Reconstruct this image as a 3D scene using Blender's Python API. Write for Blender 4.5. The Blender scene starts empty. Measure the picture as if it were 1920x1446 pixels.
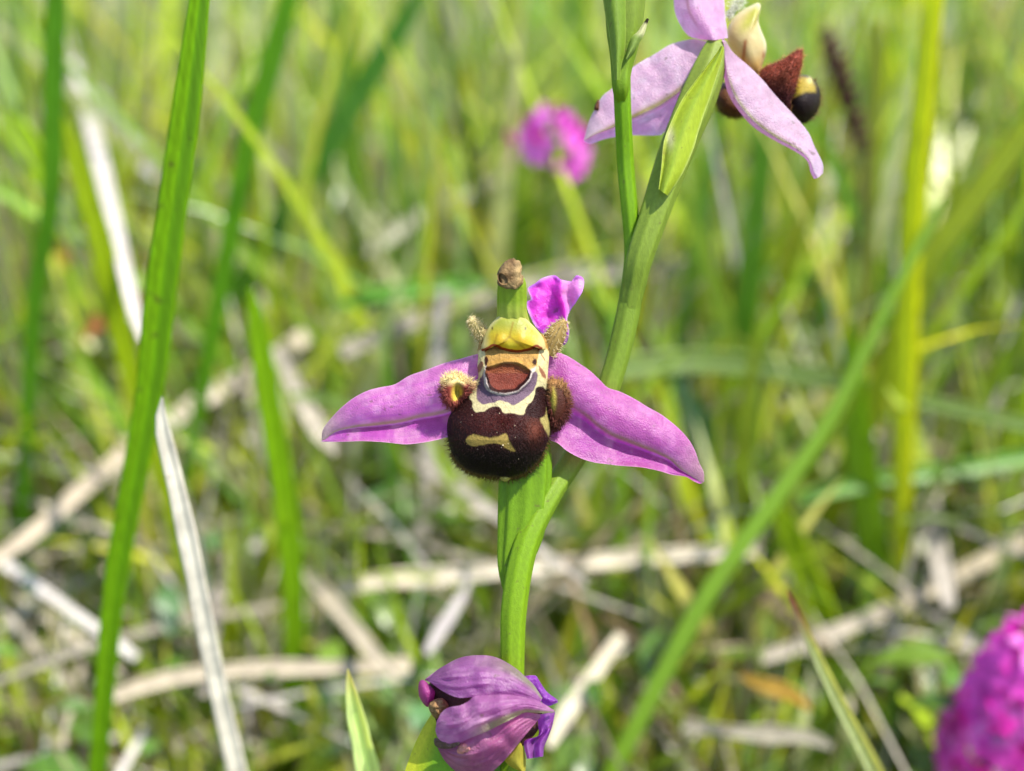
import bpy, math, random
import numpy as np
from mathutils import Vector
random.seed(7)
rs = np.random.RandomState(11)
sc = bpy.context.scene
C = sc.collection
# ------------------------------------------------------------------ camera, light, exposure (1 unit = 1 cm)
sc.unit_settings.system = 'METRIC'
sc.unit_settings.scale_length = 0.01
PITCH = math.radians(28.0)
CAM = np.array([0.0, 0.0, 16.0])
FW = np.array([0, math.cos(PITCH), -math.sin(PITCH)])
UP = np.array([0, math.sin(PITCH), math.cos(PITCH)])
RT = np.array([1.0, 0, 0])
D = 10.5                     # focus distance
S = 1920 / 8.5               # photo pixels per cm at the focus distance
cam_d = bpy.data.cameras.new('camera')
cam = bpy.data.objects.new('camera', cam_d); C.objects.link(cam)
cam.location = CAM; cam.rotation_euler = (math.pi/2 - PITCH, 0, 0)
cam_d.sensor_width = 36; cam_d.lens = 36 * D / 8.5
cam_d.clip_start = 0.1; cam_d.clip_end = 20000
cam_d.dof.use_dof = True; cam_d.dof.focus_distance = D - 0.08
APERTURE = 0.15             # lens opening radius in cm
cam_d.dof.aperture_fstop = cam_d.lens * 1e-3 / (2 * APERTURE)
sc.camera = cam

SUN = np.array([0.42, -0.10, 0.88]); SUN = SUN / np.linalg.norm(SUN)     # towards the sun
w = bpy.data.worlds.new('World'); sc.world = w; w.use_nodes = True
nt = w.node_tree
sky = nt.nodes.new('ShaderNodeTexSky'); sky.sky_type = 'NISHITA'; sky.sun_disc = False
sky.sun_elevation = math.asin(SUN[2]); sky.sun_rotation = math.atan2(SUN[0], SUN[1])
bg = nt.nodes['Background']; bg.inputs['Strength'].default_value = 0.15
nt.links.new(sky.outputs[0], bg.inputs[0])
sl = bpy.data.lights.new('sun', 'SUN'); sl.energy = 4.2; sl.angle = math.radians(0.5); sl.color = (1, 0.94, 0.84)
so = bpy.data.objects.new('sun', sl); C.objects.link(so)
so.rotation_euler = Vector(SUN).to_track_quat('Z', 'Y').to_euler(); so.location = (0, 0, 200)
sc.view_settings.view_transform = 'Standard'; sc.view_settings.look = 'None'
sc.view_settings.gamma = 1; sc.view_settings.use_curve_mapping = False
sc.view_settings.exposure = 1.55
sc.render.engine = 'CYCLES'
sc.cycles.max_bounces = 10; sc.cycles.diffuse_bounces = 5; sc.cycles.transmission_bounces = 6
sc.cycles.transparent_max_bounces = 8

# ------------------------------------------------------------------ helpers
def srgb(c):
    c = np.asarray(c, float) / 255.0
    return np.where(c <= .04045, c/12.92, ((c+.055)/1.055)**2.4)

def P(px, py, w=0.0):
    """photo pixel at w cm in front of the focus plane -> world"""
    px = np.asarray(px, float); py = np.asarray(py, float); w = np.asarray(w, float) + 0*px
    d = D - w; k = d / D / S
    return CAM + d[..., None]*FW + ((px-960)*k)[..., None]*RT + ((723-py)*k)[..., None]*UP

def ray(px, py):
    px = np.asarray(px, float); py = np.asarray(py, float)
    return FW + ((px-960)/S/D)[..., None]*RT + ((723-py)/S/D)[..., None]*UP

def on_z(px, py, z):
    r = ray(px, py); t = (np.asarray(z) - CAM[2]) / r[..., 2]
    return CAM + t[..., None]*r

def on_y(px, py, Y):
    r = ray(px, py); t = np.asarray(Y) / r[..., 1]
    return CAM + t[..., None]*r

def smooth(pts, n, closed=False):
    """Catmull-Rom through rows of pts, resampled to n rows evenly by the first two columns"""
    p = np.asarray(pts, float)
    if closed: p = np.vstack([p[-1], p, p[0], p[1]])
    else: p = np.vstack([2*p[0]-p[1], p, 2*p[-1]-p[-2]])
    out = []
    for i in range(1, len(p)-2):
        t = np.linspace(0, 1, 16, endpoint=False)[:, None]
        a, b, c, d = p[i-1], p[i], p[i+1], p[i+2]
        out.append(.5*((2*b)+(c-a)*t+(2*a-5*b+4*c-d)*t*t+(3*b-a-3*c+d)*t**3))
    out.append(p[-2][None])
    q = np.vstack(out)
    s = np.r_[0, np.cumsum(np.linalg.norm(np.diff(q[:, :2], axis=0), axis=1) + 1e-9)]
    u = np.linspace(0, s[-1], n, endpoint=not closed)
    return np.stack([np.interp(u, s, q[:, k]) for k in range(q.shape[1])], 1)

def sdf(poly, px, py):
    """signed distance to a polygon, negative inside"""
    poly = np.asarray(poly, float); x = px.ravel(); y = py.ravel()
    best = np.full(x.shape, 1e9); ins = np.zeros(x.shape, bool)
    for i in range(len(poly)):
        a = poly[i]; b = poly[(i+1) % len(poly)]; e = b-a
        t = np.clip(((x-a[0])*e[0]+(y-a[1])*e[1])/(e@e+1e-12), 0, 1)
        best = np.minimum(best, np.hypot(x-a[0]-t*e[0], y-a[1]-t*e[1]))
        c = (a[1] > y) != (b[1] > y)
        with np.errstate(divide='ignore', invalid='ignore'):
            xi = (b[0]-a[0])*(y-a[1])/(b[1]-a[1]) + a[0]
        ins ^= c & (x < xi)
    return np.where(ins, -best, best).reshape(px.shape)

def sstep(a, b, x):
    t = np.clip((x-a)/(b-a), 0, 1); return t*t*(3-2*t)

def vnoise(x, y, sc_=1.0, seed=0):
    """cheap smooth value noise 0..1"""
    r = np.random.RandomState(seed).rand(64, 64)
    x = np.asarray(x)/sc_; y = np.asarray(y)/sc_
    i = np.floor(x).astype(int); j = np.floor(y).astype(int)
    f = x-i; g = y-j; f = f*f*(3-2*f); g = g*g*(3-2*g)
    a = r[i % 64, j % 64]; b = r[(i+1) % 64, j % 64]; c = r[i % 64, (j+1) % 64]; d = r[(i+1) % 64, (j+1) % 64]
    return (a*(1-f)+b*f)*(1-g)+(c*(1-f)+d*f)*g

def blend(c, c2, m):
    m = np.asarray(m)[..., None]
    return c*(1-m)+np.asarray(c2)*m

WL = {}
def wl(o): return WL[o.name] if o is not None else np.zeros(3)

def empty(name, loc, parent=None, **props):
    o = bpy.data.objects.new(name, None); C.objects.link(o)
    o.empty_display_size = 0.3
    loc = np.asarray(loc, float)
    o.location = loc - wl(parent); o.parent = parent; WL[o.name] = loc
    for k, v in props.items(): o[k] = v
    return o

def make_mesh(name, V, F, mat, col=None, smooth_=True):
    me = bpy.data.meshes.new(name)
    V = np.asarray(V, float)
    me.from_pydata(V.tolist(), [], F.tolist() if hasattr(F, 'tolist') else F)
    if mat: me.materials.append(mat)
    if smooth_: me.polygons.foreach_set('use_smooth', np.ones(len(me.polygons), bool))
    if col is not None:
        col = np.asarray(col, float)
        if col.ndim == 1: col = np.tile(col, (len(V), 1))
        at = me.color_attributes.new('Col', 'FLOAT_COLOR', 'POINT')
        at.data.foreach_set('color', np.c_[np.clip(col, 0, 1), np.ones(len(V))].ravel())
    me.update()
    return me

def mk(name, V, F, mat, parent=None, col=None, loc=None, smooth_=True, **props):
    V = np.asarray(V, float)
    base = wl(parent) if loc is None else np.asarray(loc, float)
    me = make_mesh(name, V-base, F, mat, col, smooth_)
    o = bpy.data.objects.new(name, me); C.objects.link(o)
    o.parent = parent; o.location = base - wl(parent); WL[o.name] = base
    for k, v in props.items(): o[k] = v
    return o

def grid_faces(nu, nv, closed_v=False):
    i = np.arange(nu-1)[:, None]; j = np.arange(nv if closed_v else nv-1)[None]
    j2 = (j+1) % nv
    return np.stack([i*nv+j, (i+1)*nv+j, (i+1)*nv+j2, i*nv+j2], -1).reshape(-1, 4)

def joinm(parts):
    """parts: list of (V, F, col) -> one"""
    Vs, Fs, Cs, o = [], [], [], 0
    for v, f, c in parts:
        c = np.asarray(c, float)
        if c.ndim == 1: c = np.tile(c, (len(v), 1))
        Vs.append(v); Cs.append(c); Fs += [[k+o for k in q] for q in (f.tolist() if hasattr(f, 'tolist') else f)]; o += len(v)
    return np.vstack(Vs), Fs, np.vstack(Cs)

# ------------------------------------------------------------------ materials
def nodes(name):
    m = bpy.data.materials.new(name); m.use_nodes = True
    t = m.node_tree; t.nodes.clear()
    return m, t, (lambda ty: t.nodes.new(ty)), (lambda a, b: t.links.new(a, b))

def leafy(name, trans=0.45, tint=(1.0, 1.0, 1.0), rough=0.5, spec=0.4, var=0.25, nscale=6, bump=0.0, bscale=40, sheen=0.0, tgain=1.0, stretch=(1, 1, 1), speck=0):
    """colour attribute, cell-scale mottling, diffuse + gloss + light let through"""
    m, t, N, L = nodes(name)
    out = N('ShaderNodeOutputMaterial'); at = N('ShaderNodeAttribute'); at.attribute_name = 'Col'
    tc = N('ShaderNodeTexCoord'); mp = N('ShaderNodeMapping'); mp.inputs['Scale'].default_value = stretch
    L(tc.outputs['Object'], mp.inputs[0])
    nz = N('ShaderNodeTexNoise'); nz.inputs['Scale'].default_value = nscale; nz.inputs['Detail'].default_value = 4
    L(mp.outputs[0], nz.inputs['Vector'])
    mr = N('ShaderNodeMapRange'); mr.inputs[1].default_value = .25; mr.inputs[2].default_value = .75
    mr.inputs[3].default_value = 1-var; mr.inputs[4].default_value = 1+var
    L(nz.outputs[0], mr.inputs[0])
    mul = N('ShaderNodeVectorMath'); mul.operation = 'SCALE'
    L(at.outputs['Color'], mul.inputs[0]); L(mr.outputs[0], mul.inputs['Scale'])
    if speck:
        n3 = N('ShaderNodeTexNoise'); n3.inputs['Scale'].default_value = speck; n3.inputs['Detail'].default_value = 3
        L(tc.outputs['Object'], n3.inputs['Vector'])
        m3 = N('ShaderNodeMapRange'); m3.inputs[1].default_value = .66; m3.inputs[2].default_value = .74; m3.inputs[4].default_value = .55
        L(n3.outputs[0], m3.inputs[0])
        mx3 = N('ShaderNodeMix'); mx3.data_type = 'RGBA'; mx3.inputs['B'].default_value = (.09, .06, .025, 1)
        L(m3.outputs[0], mx3.inputs['Factor']); L(mul.outputs[0], mx3.inputs['A'])
        mul = mx3; mo = mx3.outputs['Result']
    else: mo = mul.outputs[0]
    pb = N('ShaderNodeBsdfPrincipled'); pb.inputs['Roughness'].default_value = rough
    pb.inputs['Specular IOR Level'].default_value = spec
    if sheen:
        pb.inputs['Sheen Weight'].default_value = sheen; pb.inputs['Sheen Roughness'].default_value = .4
        L(mo, pb.inputs['Sheen Tint'])
    L(mo, pb.inputs['Base Color'])
    last = pb.outputs[0]
    if bump:
        n2 = N('ShaderNodeTexNoise'); n2.inputs['Scale'].default_value = bscale; n2.inputs['Detail'].default_value = 2
        L(mp.outputs[0], n2.inputs['Vector'])
        b = N('ShaderNodeBump'); b.inputs['Strength'].default_value = bump; b.inputs['Distance'].default_value = .02
        L(n2.outputs[0], b.inputs['Height']); L(b.outputs[0], pb.inputs['Normal'])
    if trans > 0:
        tr = N('ShaderNodeBsdfTranslucent')
        tm = N('ShaderNodeVectorMath'); tm.operation = 'MULTIPLY'; tm.inputs[1].default_value = tuple(x*tgain for x in tint)
        L(mo, tm.inputs[0]); L(tm.outputs[0], tr.inputs['Color'])
        if bump: L(b.outputs[0], tr.inputs['Normal'])
        mx = N('ShaderNodeMixShader'); mx.inputs[0].default_value = trans
        L(pb.outputs[0], mx.inputs[1]); L(tr.outputs[0], mx.inputs[2]); last = mx.outputs[0]
    L(last, out.inputs[0])
    return m

M_grass = leafy('grass_blade', .45, (1.35, 1.15, .45), .32, .6, .25, 3)
M_hero = leafy('near_grass_blade', .5, (1.3, 1.1, .55), .4, .45, .26, 8, stretch=(4, 4, .35), tgain=1.25, speck=5)
M_straw = leafy('dry_straw', .25, (1, .97, .9), .6, .3, .3, 3.5, speck=2.5)
M_leaf = leafy('herb_leaf', .3, (1.1, 1.1, .6), .35, .5, .25, 2)
M_petal = leafy('orchid_petal', .58, (1.15, .9, 1.15),   .38, .55, .14, 14, bump=.5, bscale=75, tgain=1.25, speck=13)
M_stem = leafy('orchid_stem', .35, (1.3, 1.1, .4), .5, .25, .14, 16, bump=.25, bscale=45, tgain=1.2, stretch=(3, 3, .6), speck=14)
M_lip = leafy('velvet_lip', .04, (1, 1, 1), .5, .12, .25, 40, bump=.5, bscale=90, sheen=.0)
M_hood = leafy('waxy_hood', .4, (1.2, 1.1, .5), .45, .3, .1, 14, bump=.15, bscale=50, tgain=1.2)
M_hair = leafy('plant_hair', .45, (1.2, 1.1, 1), .5, .3, .1, 9)
M_floret = leafy('pink_floret', .55, (1.2, .8, 1.1), .5, .3, .2, 6)
M_dry = leafy('withered_tissue', .15, (1.2, 1, .7), .7, .2, .4, 22, bump=.8, bscale=40)

def soil():
    m, t, N, L = nodes('soil')
    out = N('ShaderNodeOutputMaterial'); pb = N('ShaderNodeBsdfPrincipled'); pb.inputs['Roughness'].default_value = .9
    tc = N('ShaderNodeTexCoord'); nz = N('ShaderNodeTexNoise'); nz.inputs['Scale'].default_value = .35; nz.inputs['Detail'].default_value = 8
    L(tc.outputs['Object'], nz.inputs['Vector'])
    cr = N('ShaderNodeValToRGB'); e = cr.color_ramp.elements
    e[0].position = .35; e[0].color = (.03, .028, .012, 1); e[1].position = .65; e[1].color = (.16, .14, .08, 1)
    x = cr.color_ramp.elements.new(.5); x.color = (.07, .09, .03, 1)
    L(nz.outputs[0], cr.inputs[0]); L(cr.outputs[0], pb.inputs['Base Color'])
    b = N('ShaderNodeBump'); b.inputs['Distance'].default_value = .6; L(nz.outputs[0], b.inputs['Height']); L(b.outputs[0], pb.inputs['Normal'])
    L(pb.outputs[0], out.inputs[0]); return m
M_soil = soil()

# ------------------------------------------------------------------ ground
gx = np.r_[-9000, -2000, -500, np.linspace(-200, 200, 61), 500, 2000, 9000]
gy = np.r_[-9000, -2000, -400, np.linspace(-100, 300, 61), 600, 2500, 9000]
GX, GY = np.meshgrid(gx, gy, indexing='ij')
near = np.exp(-(GX**2+(GY-40)**2)/120**2)
GZ = (vnoise(GX+999, GY+999, 9, 3)-1)*1.2*near - .15
mk('ground', np.stack([GX, GY, GZ], -1).reshape(-1, 3), grid_faces(len(gx), len(gy)), M_soil, loc=(0, 0, 0), kind='structure')

# ------------------------------------------------------------------ meadow masses
PAL_G = srgb([[160, 188, 45], [138, 175, 55], [180, 198, 60], [110, 155, 60], [150, 178, 105], [198, 205, 75], [115, 150, 45], [195, 200, 150]])*.78
PAL_S = srgb([[205, 195, 175], [190, 180, 165], [215, 208, 200], [165, 150, 120], [180, 165, 130], [150, 125, 95]])*.5
PAL_L = srgb([[105, 145, 60], [115, 160, 70], [90, 130, 45], [125, 160, 55], [100, 145, 85]])*.5

def zlimit(Y):
    """keeps nearer growth below the lower edge of the picture"""
    return 16 - Y*math.tan(math.radians(45.6)) - .4

def blades(n, K, ymin, ymax, hmin, hmax, wmin, wmax, pal, mode, power=1.5, seed=0, weights=None, xw=14):
    r = np.random.RandomState(seed)
    Y = ymin + (ymax-ymin)*r.rand(n)**power
    X = (r.rand(n)*2-1)*(xw+.52*np.maximum(Y, 0))
    h = hmin + (hmax-hmin)*r.rand(n)**1.3
    wd = wmin + (wmax-wmin)*r.rand(n)**1.4
    az = r.rand(n)*2*np.pi
    s = np.linspace(0, 1, K)[None]
    if mode == 'up':
        near_ = Y < 21
        h = np.where(near_, np.minimum(h, np.maximum(zlimit(Y)*.8, 3.4)+1.1*np.maximum(Y-13.6, 0)), h)
        h = np.where(Y < 12.5, np.minimum(h, np.maximum(zlimit(Y), 1.0)), h)
        p0 = r.rand(n)*.45; p1 = p0 + r.rand(n)**2*1.3
        ph = p0[:, None]+(p1-p0)[:, None]*s
        dx = np.cumsum(np.sin(ph), 1)/K; dz = np.cumsum(np.cos(ph), 1)/K
        dx -= dx[:, :1]; dz -= dz[:, :1]
        base_z = np.zeros(n)
        fb = r.rand(n)*2*np.pi
        prof = np.minimum(1, (1-s)*2.2)**.8*(.55+.45*np.minimum(1, s*4))
        prof = np.maximum(prof, .03)
        side = np.stack([np.cos(fb), np.sin(fb), 0*fb], -1)
    else:
        el = (r.rand(n)-.5)*.5
        base_z = .2+r.rand(n)**1.5*4.0
        base_z = np.where(Y < 14, np.minimum(base_z, np.maximum(zlimit(Y+3)*.5, .3)), base_z)
        el = np.where(Y < 17, 0.05, el)
        bend = (r.rand(n)-.5)*1.2
        dx = s+0*el[:, None]; dz = np.tan(el)[:, None]*s - .5*np.abs(bend)[:, None]*(s-.5)**2
        prof = np.ones((n, K))*(.8+.2*np.sin(s*3)); prof[:, -1] *= .4
        side = np.stack([-np.sin(az), np.cos(az), (r.rand(n)-.5)*.8], -1)
    cx = X[:, None]+h[:, None]*dx*np.cos(az)[:, None]; cy = Y[:, None]+h[:, None]*dx*np.sin(az)[:, None]
    cz = np.maximum(base_z[:, None]+h[:, None]*dz, .05)
    c = np.stack([cx, cy, cz], -1)
    # nothing of the masses may stand in front of or among the orchid
    off = side[:, None]*(wd[:, None]*prof)[..., None]*.5
    V = np.stack([c-off, c+off], 2)
    ok = ~(((cy < 13.6) & (cz > 16-1.02*cy-.4)).any(1))
    V = V[ok]; n = len(V)
    ci = r.choice(len(pal), n, p=weights)
    col = pal[ci]*(.4+1.0*r.rand(n, 1)**.9)
    col = np.repeat(col, K*2, 0)
    f = grid_faces(K, 2)
    F = (f[None]+(np.arange(n)*K*2)[:, None, None]).reshape(-1, 4)
    return V.reshape(-1, 3), F, col

V, F, c = blades(9000, 6, -6, 110, 3, 12, .15, .5, PAL_G, 'up', 1.4, 1)
mk('grass', V, F, M_grass, col=c, loc=(0, 0, 0), kind='stuff')
V, F, c = blades(30000, 5, 9.5, 75, 1.2, 5.5, .07, .26, PAL_G, 'up', 1.7, 41, None, 7)
V2, F2, c2 = blades(2600, 8, 17, 46, 6, 17, .14, .45, PAL_G, 'up', 1.0, 77, None, 8)
mk('tall_grass', V2, F2, M_grass, col=c2, loc=(0, 0, 0), kind='stuff')
mk('short_grass', V, F, M_grass, col=c, loc=(0, 0, 0), kind='stuff')
V, F, c = blades(6000, 4, -6, 100, 3, 14, .04, .2, PAL_S, 'lie', 1.4, 2, [.24, .24, .22, .14, .12, .04])
V2, F2, c2 = blades(5200, 6, 13, 80, 3, 14, .05, .22, PAL_S*1.3, 'up', 1.2, 17, None, 8)
mk('dry_grass', V2, F2, M_straw, col=c2, loc=(0, 0, 0), kind='stuff')
mk('dry_grass_litter', V, F, M_straw, col=c, loc=(0, 0, 0), kind='stuff')

def leaves(n, seed):
    r = np.random.RandomState(seed)
    Y = 10 + 90*r.rand(n)**1.4; X = (r.rand(n)*2-1)*(12+.52*Y)
    Z = .6 + r.rand(n)*3.4
    Z = np.where(Y < 13, np.minimum(Z, np.maximum(zlimit(Y), .5)), Z)
    L = .4+r.rand(n)*.8; W = L*(.3+.3*r.rand(n)); az = r.rand(n)*6.283; ti = (r.rand(n)-.3)*1.1
    K = 6; s = np.linspace(0, 1, K); prof = np.array([.1, .7, 1, .95, .6, .05])
    d = np.stack([np.cos(az)*np.cos(ti), np.sin(az)*np.cos(ti), np.sin(ti)], -1)
    sd = np.stack([-np.sin(az), np.cos(az), (r.rand(n)-.5)*.6], -1)
    ctr = np.stack([X, Y, Z], -1)[:, None]+d[:, None]*(L[:, None]*s)[..., None]
    ctr[..., 2] -= (L[:, None]*(s-.3)**2)*.5
    o = sd[:, None]*(W[:, None]*prof)[..., None]*.5
    upv = np.array([0, 0, 1.0])
    V = np.stack([ctr-o+upv*(W[:, None]*prof*.12)[..., None], ctr, ctr+o+upv*(W[:, None]*prof*.12)[..., None]], 2)
    f = grid_faces(K, 3); F = (f[None]+(np.arange(n)*K*3)[:, None, None]).reshape(-1, 4)
    col = np.repeat(PAL_L[r.choice(len(PAL_L), n)]*(.7+.6*r.rand(n, 1)), K*3, 0)
    return V.reshape(-1, 3), F, col
V, F, c = leaves(2600, 5)
mk('herb_leaves', V, F, M_leaf, col=c, loc=(0, 0, 0), kind='stuff')

# ------------------------------------------------------------------ single blades and straws
def blade_mesh(pts, wid, col, tipcol=None, fold=.12, thick=.02, twist=0.0, rib=.25, facing=None, jit=0):
    """closed leaf blade along pts (n x 3), widths in cm"""
    n = len(pts); tg = np.gradient(pts, axis=0); tg /= np.linalg.norm(tg, axis=1)[:, None]
    fc = np.tile((CAM - pts.mean(0))/np.linalg.norm(CAM-pts.mean(0)), (n, 1)) if facing is None else np.tile(facing, (n, 1))
    sd = np.cross(tg, fc); sd /= np.linalg.norm(sd, axis=1)[:, None]
    nr = np.cross(sd, tg)
    a = twist*np.linspace(-1, 1, n)[:, None] if np.isscalar(twist) else np.linspace(twist[0], twist[1], n)[:, None]
    sd, nr = sd*np.cos(a)+nr*np.sin(a), nr*np.cos(a)-sd*np.sin(a)
    ts = np.array([-1, -.75, -.4, -.08, 0, .08, .4, .75, 1, .6, 0, -.6]); lay = np.array([0]*9+[1]*3)
    V = pts[:, None]+sd[:, None]*(ts[None]*wid[:, None]*.5)[..., None] \
        + nr[:, None]*((fold*(np.abs(ts)-.5)[None]*wid[:, None]) - (lay*thick)[None]*np.minimum(1, wid/.1)[:, None])[..., None]
    cc = np.tile(np.asarray(col, float), (n, len(ts), 1))
    if tipcol is not None:
        cc = blend(cc, tipcol, np.repeat(sstep(.8, 1, np.linspace(0, 1, n))[:, None], len(ts), 1))
    k = 1+rib*(np.abs(ts) < .1)*(lay == 0) - .18*(np.abs(np.abs(ts)-.4) < .05)
    cc = cc*k[None, :, None]
    return V.reshape(-1, 3), grid_faces(n, len(ts), True), cc.reshape(-1, 3)

def width_cm(wpx, pts):
    return np.asarray(wpx)*((pts-CAM)@FW)/(S*D)

def upright(name, px, label, cat, col, group, Y=None, lean=0.0, tipcol=None, mat=None, n=26, fold=.12, twist=.0, rib=.25, down=True, g=.72, thick=.02):
    """px rows (x, y, width) from the foot up; the foot stands on the ground or goes on down to it"""
    q = smooth(px, n)
    Yg = float(on_z(np.array(q[0, 0]), np.array(min(q[0, 1], 1400.)), 0.0)[1])
    Y = .85*Yg if Y is None else min(Y, Yg)
    t = np.linspace(0, 1, n)
    pts = on_y(q[:, 0], q[:, 1], Y + lean*t); wid = width_cm(q[:, 2], pts)
    if down and pts[0, 2] > .4:
        k = 8; z0 = pts[0, 2]; d = pts[0]-pts[1]; d = d/np.linalg.norm(d)
        e = pts[0]+d*z0; e[2] = -.1
        u = np.linspace(0, 1, k, endpoint=False)[:, None]
        ex = e*(1-u)+pts[0]*u; pts = np.vstack([ex, pts]); wid = np.r_[np.linspace(wid[0]*.7, wid[0], k, endpoint=False), wid]
    wid = wid*(.93+.14*vnoise(np.arange(len(wid))+abs(px[0][0]), np.arange(len(wid))*0+abs(px[0][1]), 3, 62))
    V, F, c = blade_mesh(pts, np.maximum(wid, .012), srgb(col)*g, None if tipcol is None else srgb(tipcol)*g, fold, thick, twist, rib)
    b = pts[0].copy()
    return mk(name, V, F, mat or M_hero, col=c, loc=b, label=label, category=cat, group=group)

def py0(px): return abs(px[0][1])

def lying(name, px, label, cat, col, group, z=2.0, mat=None, n=22, fold=.15, g=.55, z2=None, rib=.1):
    q = smooth(px, n); zz = np.linspace(z, z if z2 is None else z2, n) + (1.2 if z < 7 else 0)
    pts = on_z(q[:, 0], q[:, 1], zz); wid = width_cm(q[:, 2], pts)*.68*(.8+.4*vnoise(np.arange(n)+abs(px[0][0]), np.arange(n)*0+py0(px), 4, 61))
    V, F, c = blade_mesh(pts, np.maximum(wid, .012), srgb(col)*g, None, fold, .03, 0.15, rib)
    return mk(name, V, F, mat or M_straw, col=c, loc=pts[0], label=label, category=cat, group=group)

GB, DS = 'single green grass blades', 'single dry grass straws'
upright('grass_blade', [(160,1560,26),(182,1446,30),(212,1123,42),(246,923,46),(282,723,52),(302,540,56),(330,340,58),(352,180,54),(374,0,40),(384,-90,30)],
        'tall bright green grass blade beside the pale upright straw', 'grass blade', (140,188,22), GB, Y=11.6, fold=.22, rib=.1, g=.8)
upright('dry_grass_stalk', [(470,1560,34),(444,1446,36),(402,1260,36),(366,1080,36),(332,920,34),(306,810,28),(302,770,16),(304,745,3)],
        'cream white dry stalk with pointed tip right of the tall green blade', 'dry stalk', (252,242,222), DS, Y=10.45, mat=M_straw, fold=.1, g=.66)
upright('grass_blade', [(716,1560,52),(690,1446,46),(668,1350,34),(657,1290,18),(652,1255,3)],
        'short pale green leaf tip left of the withered purple flower', 'grass blade', (192,210,150), GB, Y=9.0, fold=.3, g=1.05, tipcol=(200,200,140))
upright('grass_blade', [(1690,1560,34),(1640,1446,30),(1570,1310,25),(1520,1205,17),(1492,1140,12),(1477,1108,4)],
        'narrow pale blade with a reddish tip, left of the pink flower spike', 'grass blade', (190,200,145), GB, Y=10.2, fold=.3, g=.9, tipcol=(150,95,75))
upright('grass_blade', [(1150,1446,34),(1230,1290,34),(1330,1110,33),(1450,940,31),(1560,780,28),(1680,540,20),(1740,430,18),(1770,370,6)],
        'long diagonal green blade rising to the right below the right sepal', 'grass blade', (140,182,40), GB, Y=13.0, lean=4, g=.6)
upright('grass_blade', [(552,1300,36),(550,1100,42),(530,920,44),(502,740,42),(482,610,34),(470,540,8)],
        'yellow-green upright blade left of the left sepal tip', 'grass blade', (150,195,20), GB)
upright('grass_blade', [(55,720,28),(68,540,32),(95,380,36),(100,170,40),(104,0,36),(106,-40,30)],
        'dark green upright blade along the upper left edge', 'grass blade', (105,165,30), GB, Y=18)
upright('grass_blade', [(255,730,30),(225,620,42),(185,440,44),(140,290,34),(120,220,6)],
        'yellow-green blade leaning left beside the long pale straw', 'grass blade', (165,190,15), GB, Y=17)
upright('grass_blade', [(85,345,40),(60,290,52),(25,240,44),(5,205,8)],
        'short bright yellow-green leaf end at the far left edge', 'grass blade', (160,195,20), GB, Y=20, down=False)
upright('grass_blade', [(440,400,36),(470,250,42),(505,130,40),(535,20,36),(550,-40,30)],
        'light green blade right of the top of the tall green blade', 'grass blade', (120,180,30), GB, Y=19)
upright('grass_blade', [(380,700,40),(440,560,50),(560,370,50),(640,230,48),(720,100,44),(770,20,30),(800,-40,10)],
        'long mid green blade slanting up from left of the flower', 'grass blade', (105,165,55), GB, Y=24)
upright('grass_blade', [(690,560,46),(668,420,48),(655,250,44),(645,90,36),(640,0,20)],
        'soft light green upright blade above the left sepal', 'grass blade', (135,180,60), GB, Y=28)
upright('grass_blade', [(1690,980,36),(1700,640,44),(1712,400,42),(1732,180,42),(1752,-20,36)],
        'bright yellow-green upright blade reaching the top edge on the right', 'grass blade', (205,218,40), GB, Y=17, g=.85)
upright('grass_blade', [(1660,700,46),(1740,500,50),(1830,370,50),(1920,250,44),(1980,170,30)],
        'yellowish blade leaning right beside the bright yellow-green upright blade', 'grass blade', (185,200,45), GB, Y=18)
upright('grass_blade', [(1620,960,34),(1622,640,36),(1632,300,34),(1645,40,28)],
        'dull olive upright blade just left of the bright yellow-green upright blade', 'grass blade', (180,192,85), GB, Y=22)
upright('grass_blade', [(1650,1170,56),(1632,1000,60),(1612,850,56),(1600,700,44),(1595,600,10)],
        'thick yellow-green blade crossing behind the long diagonal blade', 'grass blade', (150,190,30), GB)
upright('grass_blade', [(1570,1240,60),(1530,1130,58),(1480,1000,46),(1450,930,10)],
        'yellow-green blade leaning left above the pale red-tipped blade', 'grass blade', (160,190,25), GB)
upright('grass_blade', [(1610,830,50),(1570,680,46),(1530,560,36),(1495,460,8)],
        'soft green blade leaning left toward the upper flower', 'grass blade', (130,185,85), GB)
upright('grass_blade', [(1370,920,46),(1385,700,50),(1410,480,46),(1432,270,40),(1440,180,12)],
        'light green upright blade below the right tip of the upper flower', 'grass blade', (135,185,55), GB)
upright('grass_blade', [(1390,1020,50),(1350,900,52),(1300,780,48),(1262,690,10)],
        'blue-green broad blade just right of the right sepal', 'grass blade', (125,175,125), GB)
upright('grass_blade', [(1100,430,40),(1150,300,44),(1098,120,50),(1070,-20,44)],
        'yellow-green blade behind the thin upper stem', 'grass blade', (150,190,60), GB, Y=32)
lying('grass_blade', [(1160,690,56),(1330,678,58),(1500,700,54),(1700,745,50),(1930,800,44)],
      'pale green blade lying level right of the stem', 'grass blade', (155,185,95), GB, z=5, mat=M_hero)
lying('grass_blade', [(1500,935,44),(1620,905,48),(1800,880,50),(1960,850,44)],
      'green blade lying level across the lower right edge', 'grass blade', (115,175,40), GB, z=4, mat=M_hero)
lying('grass_blade', [(640,570,20),(700,556,50),(790,542,50),(880,532,40),(920,528,8)],
      'bright green blade end pointing at the flower cap from the left', 'grass blade', (115,190,25), GB, z=7, mat=M_hero)
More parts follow.
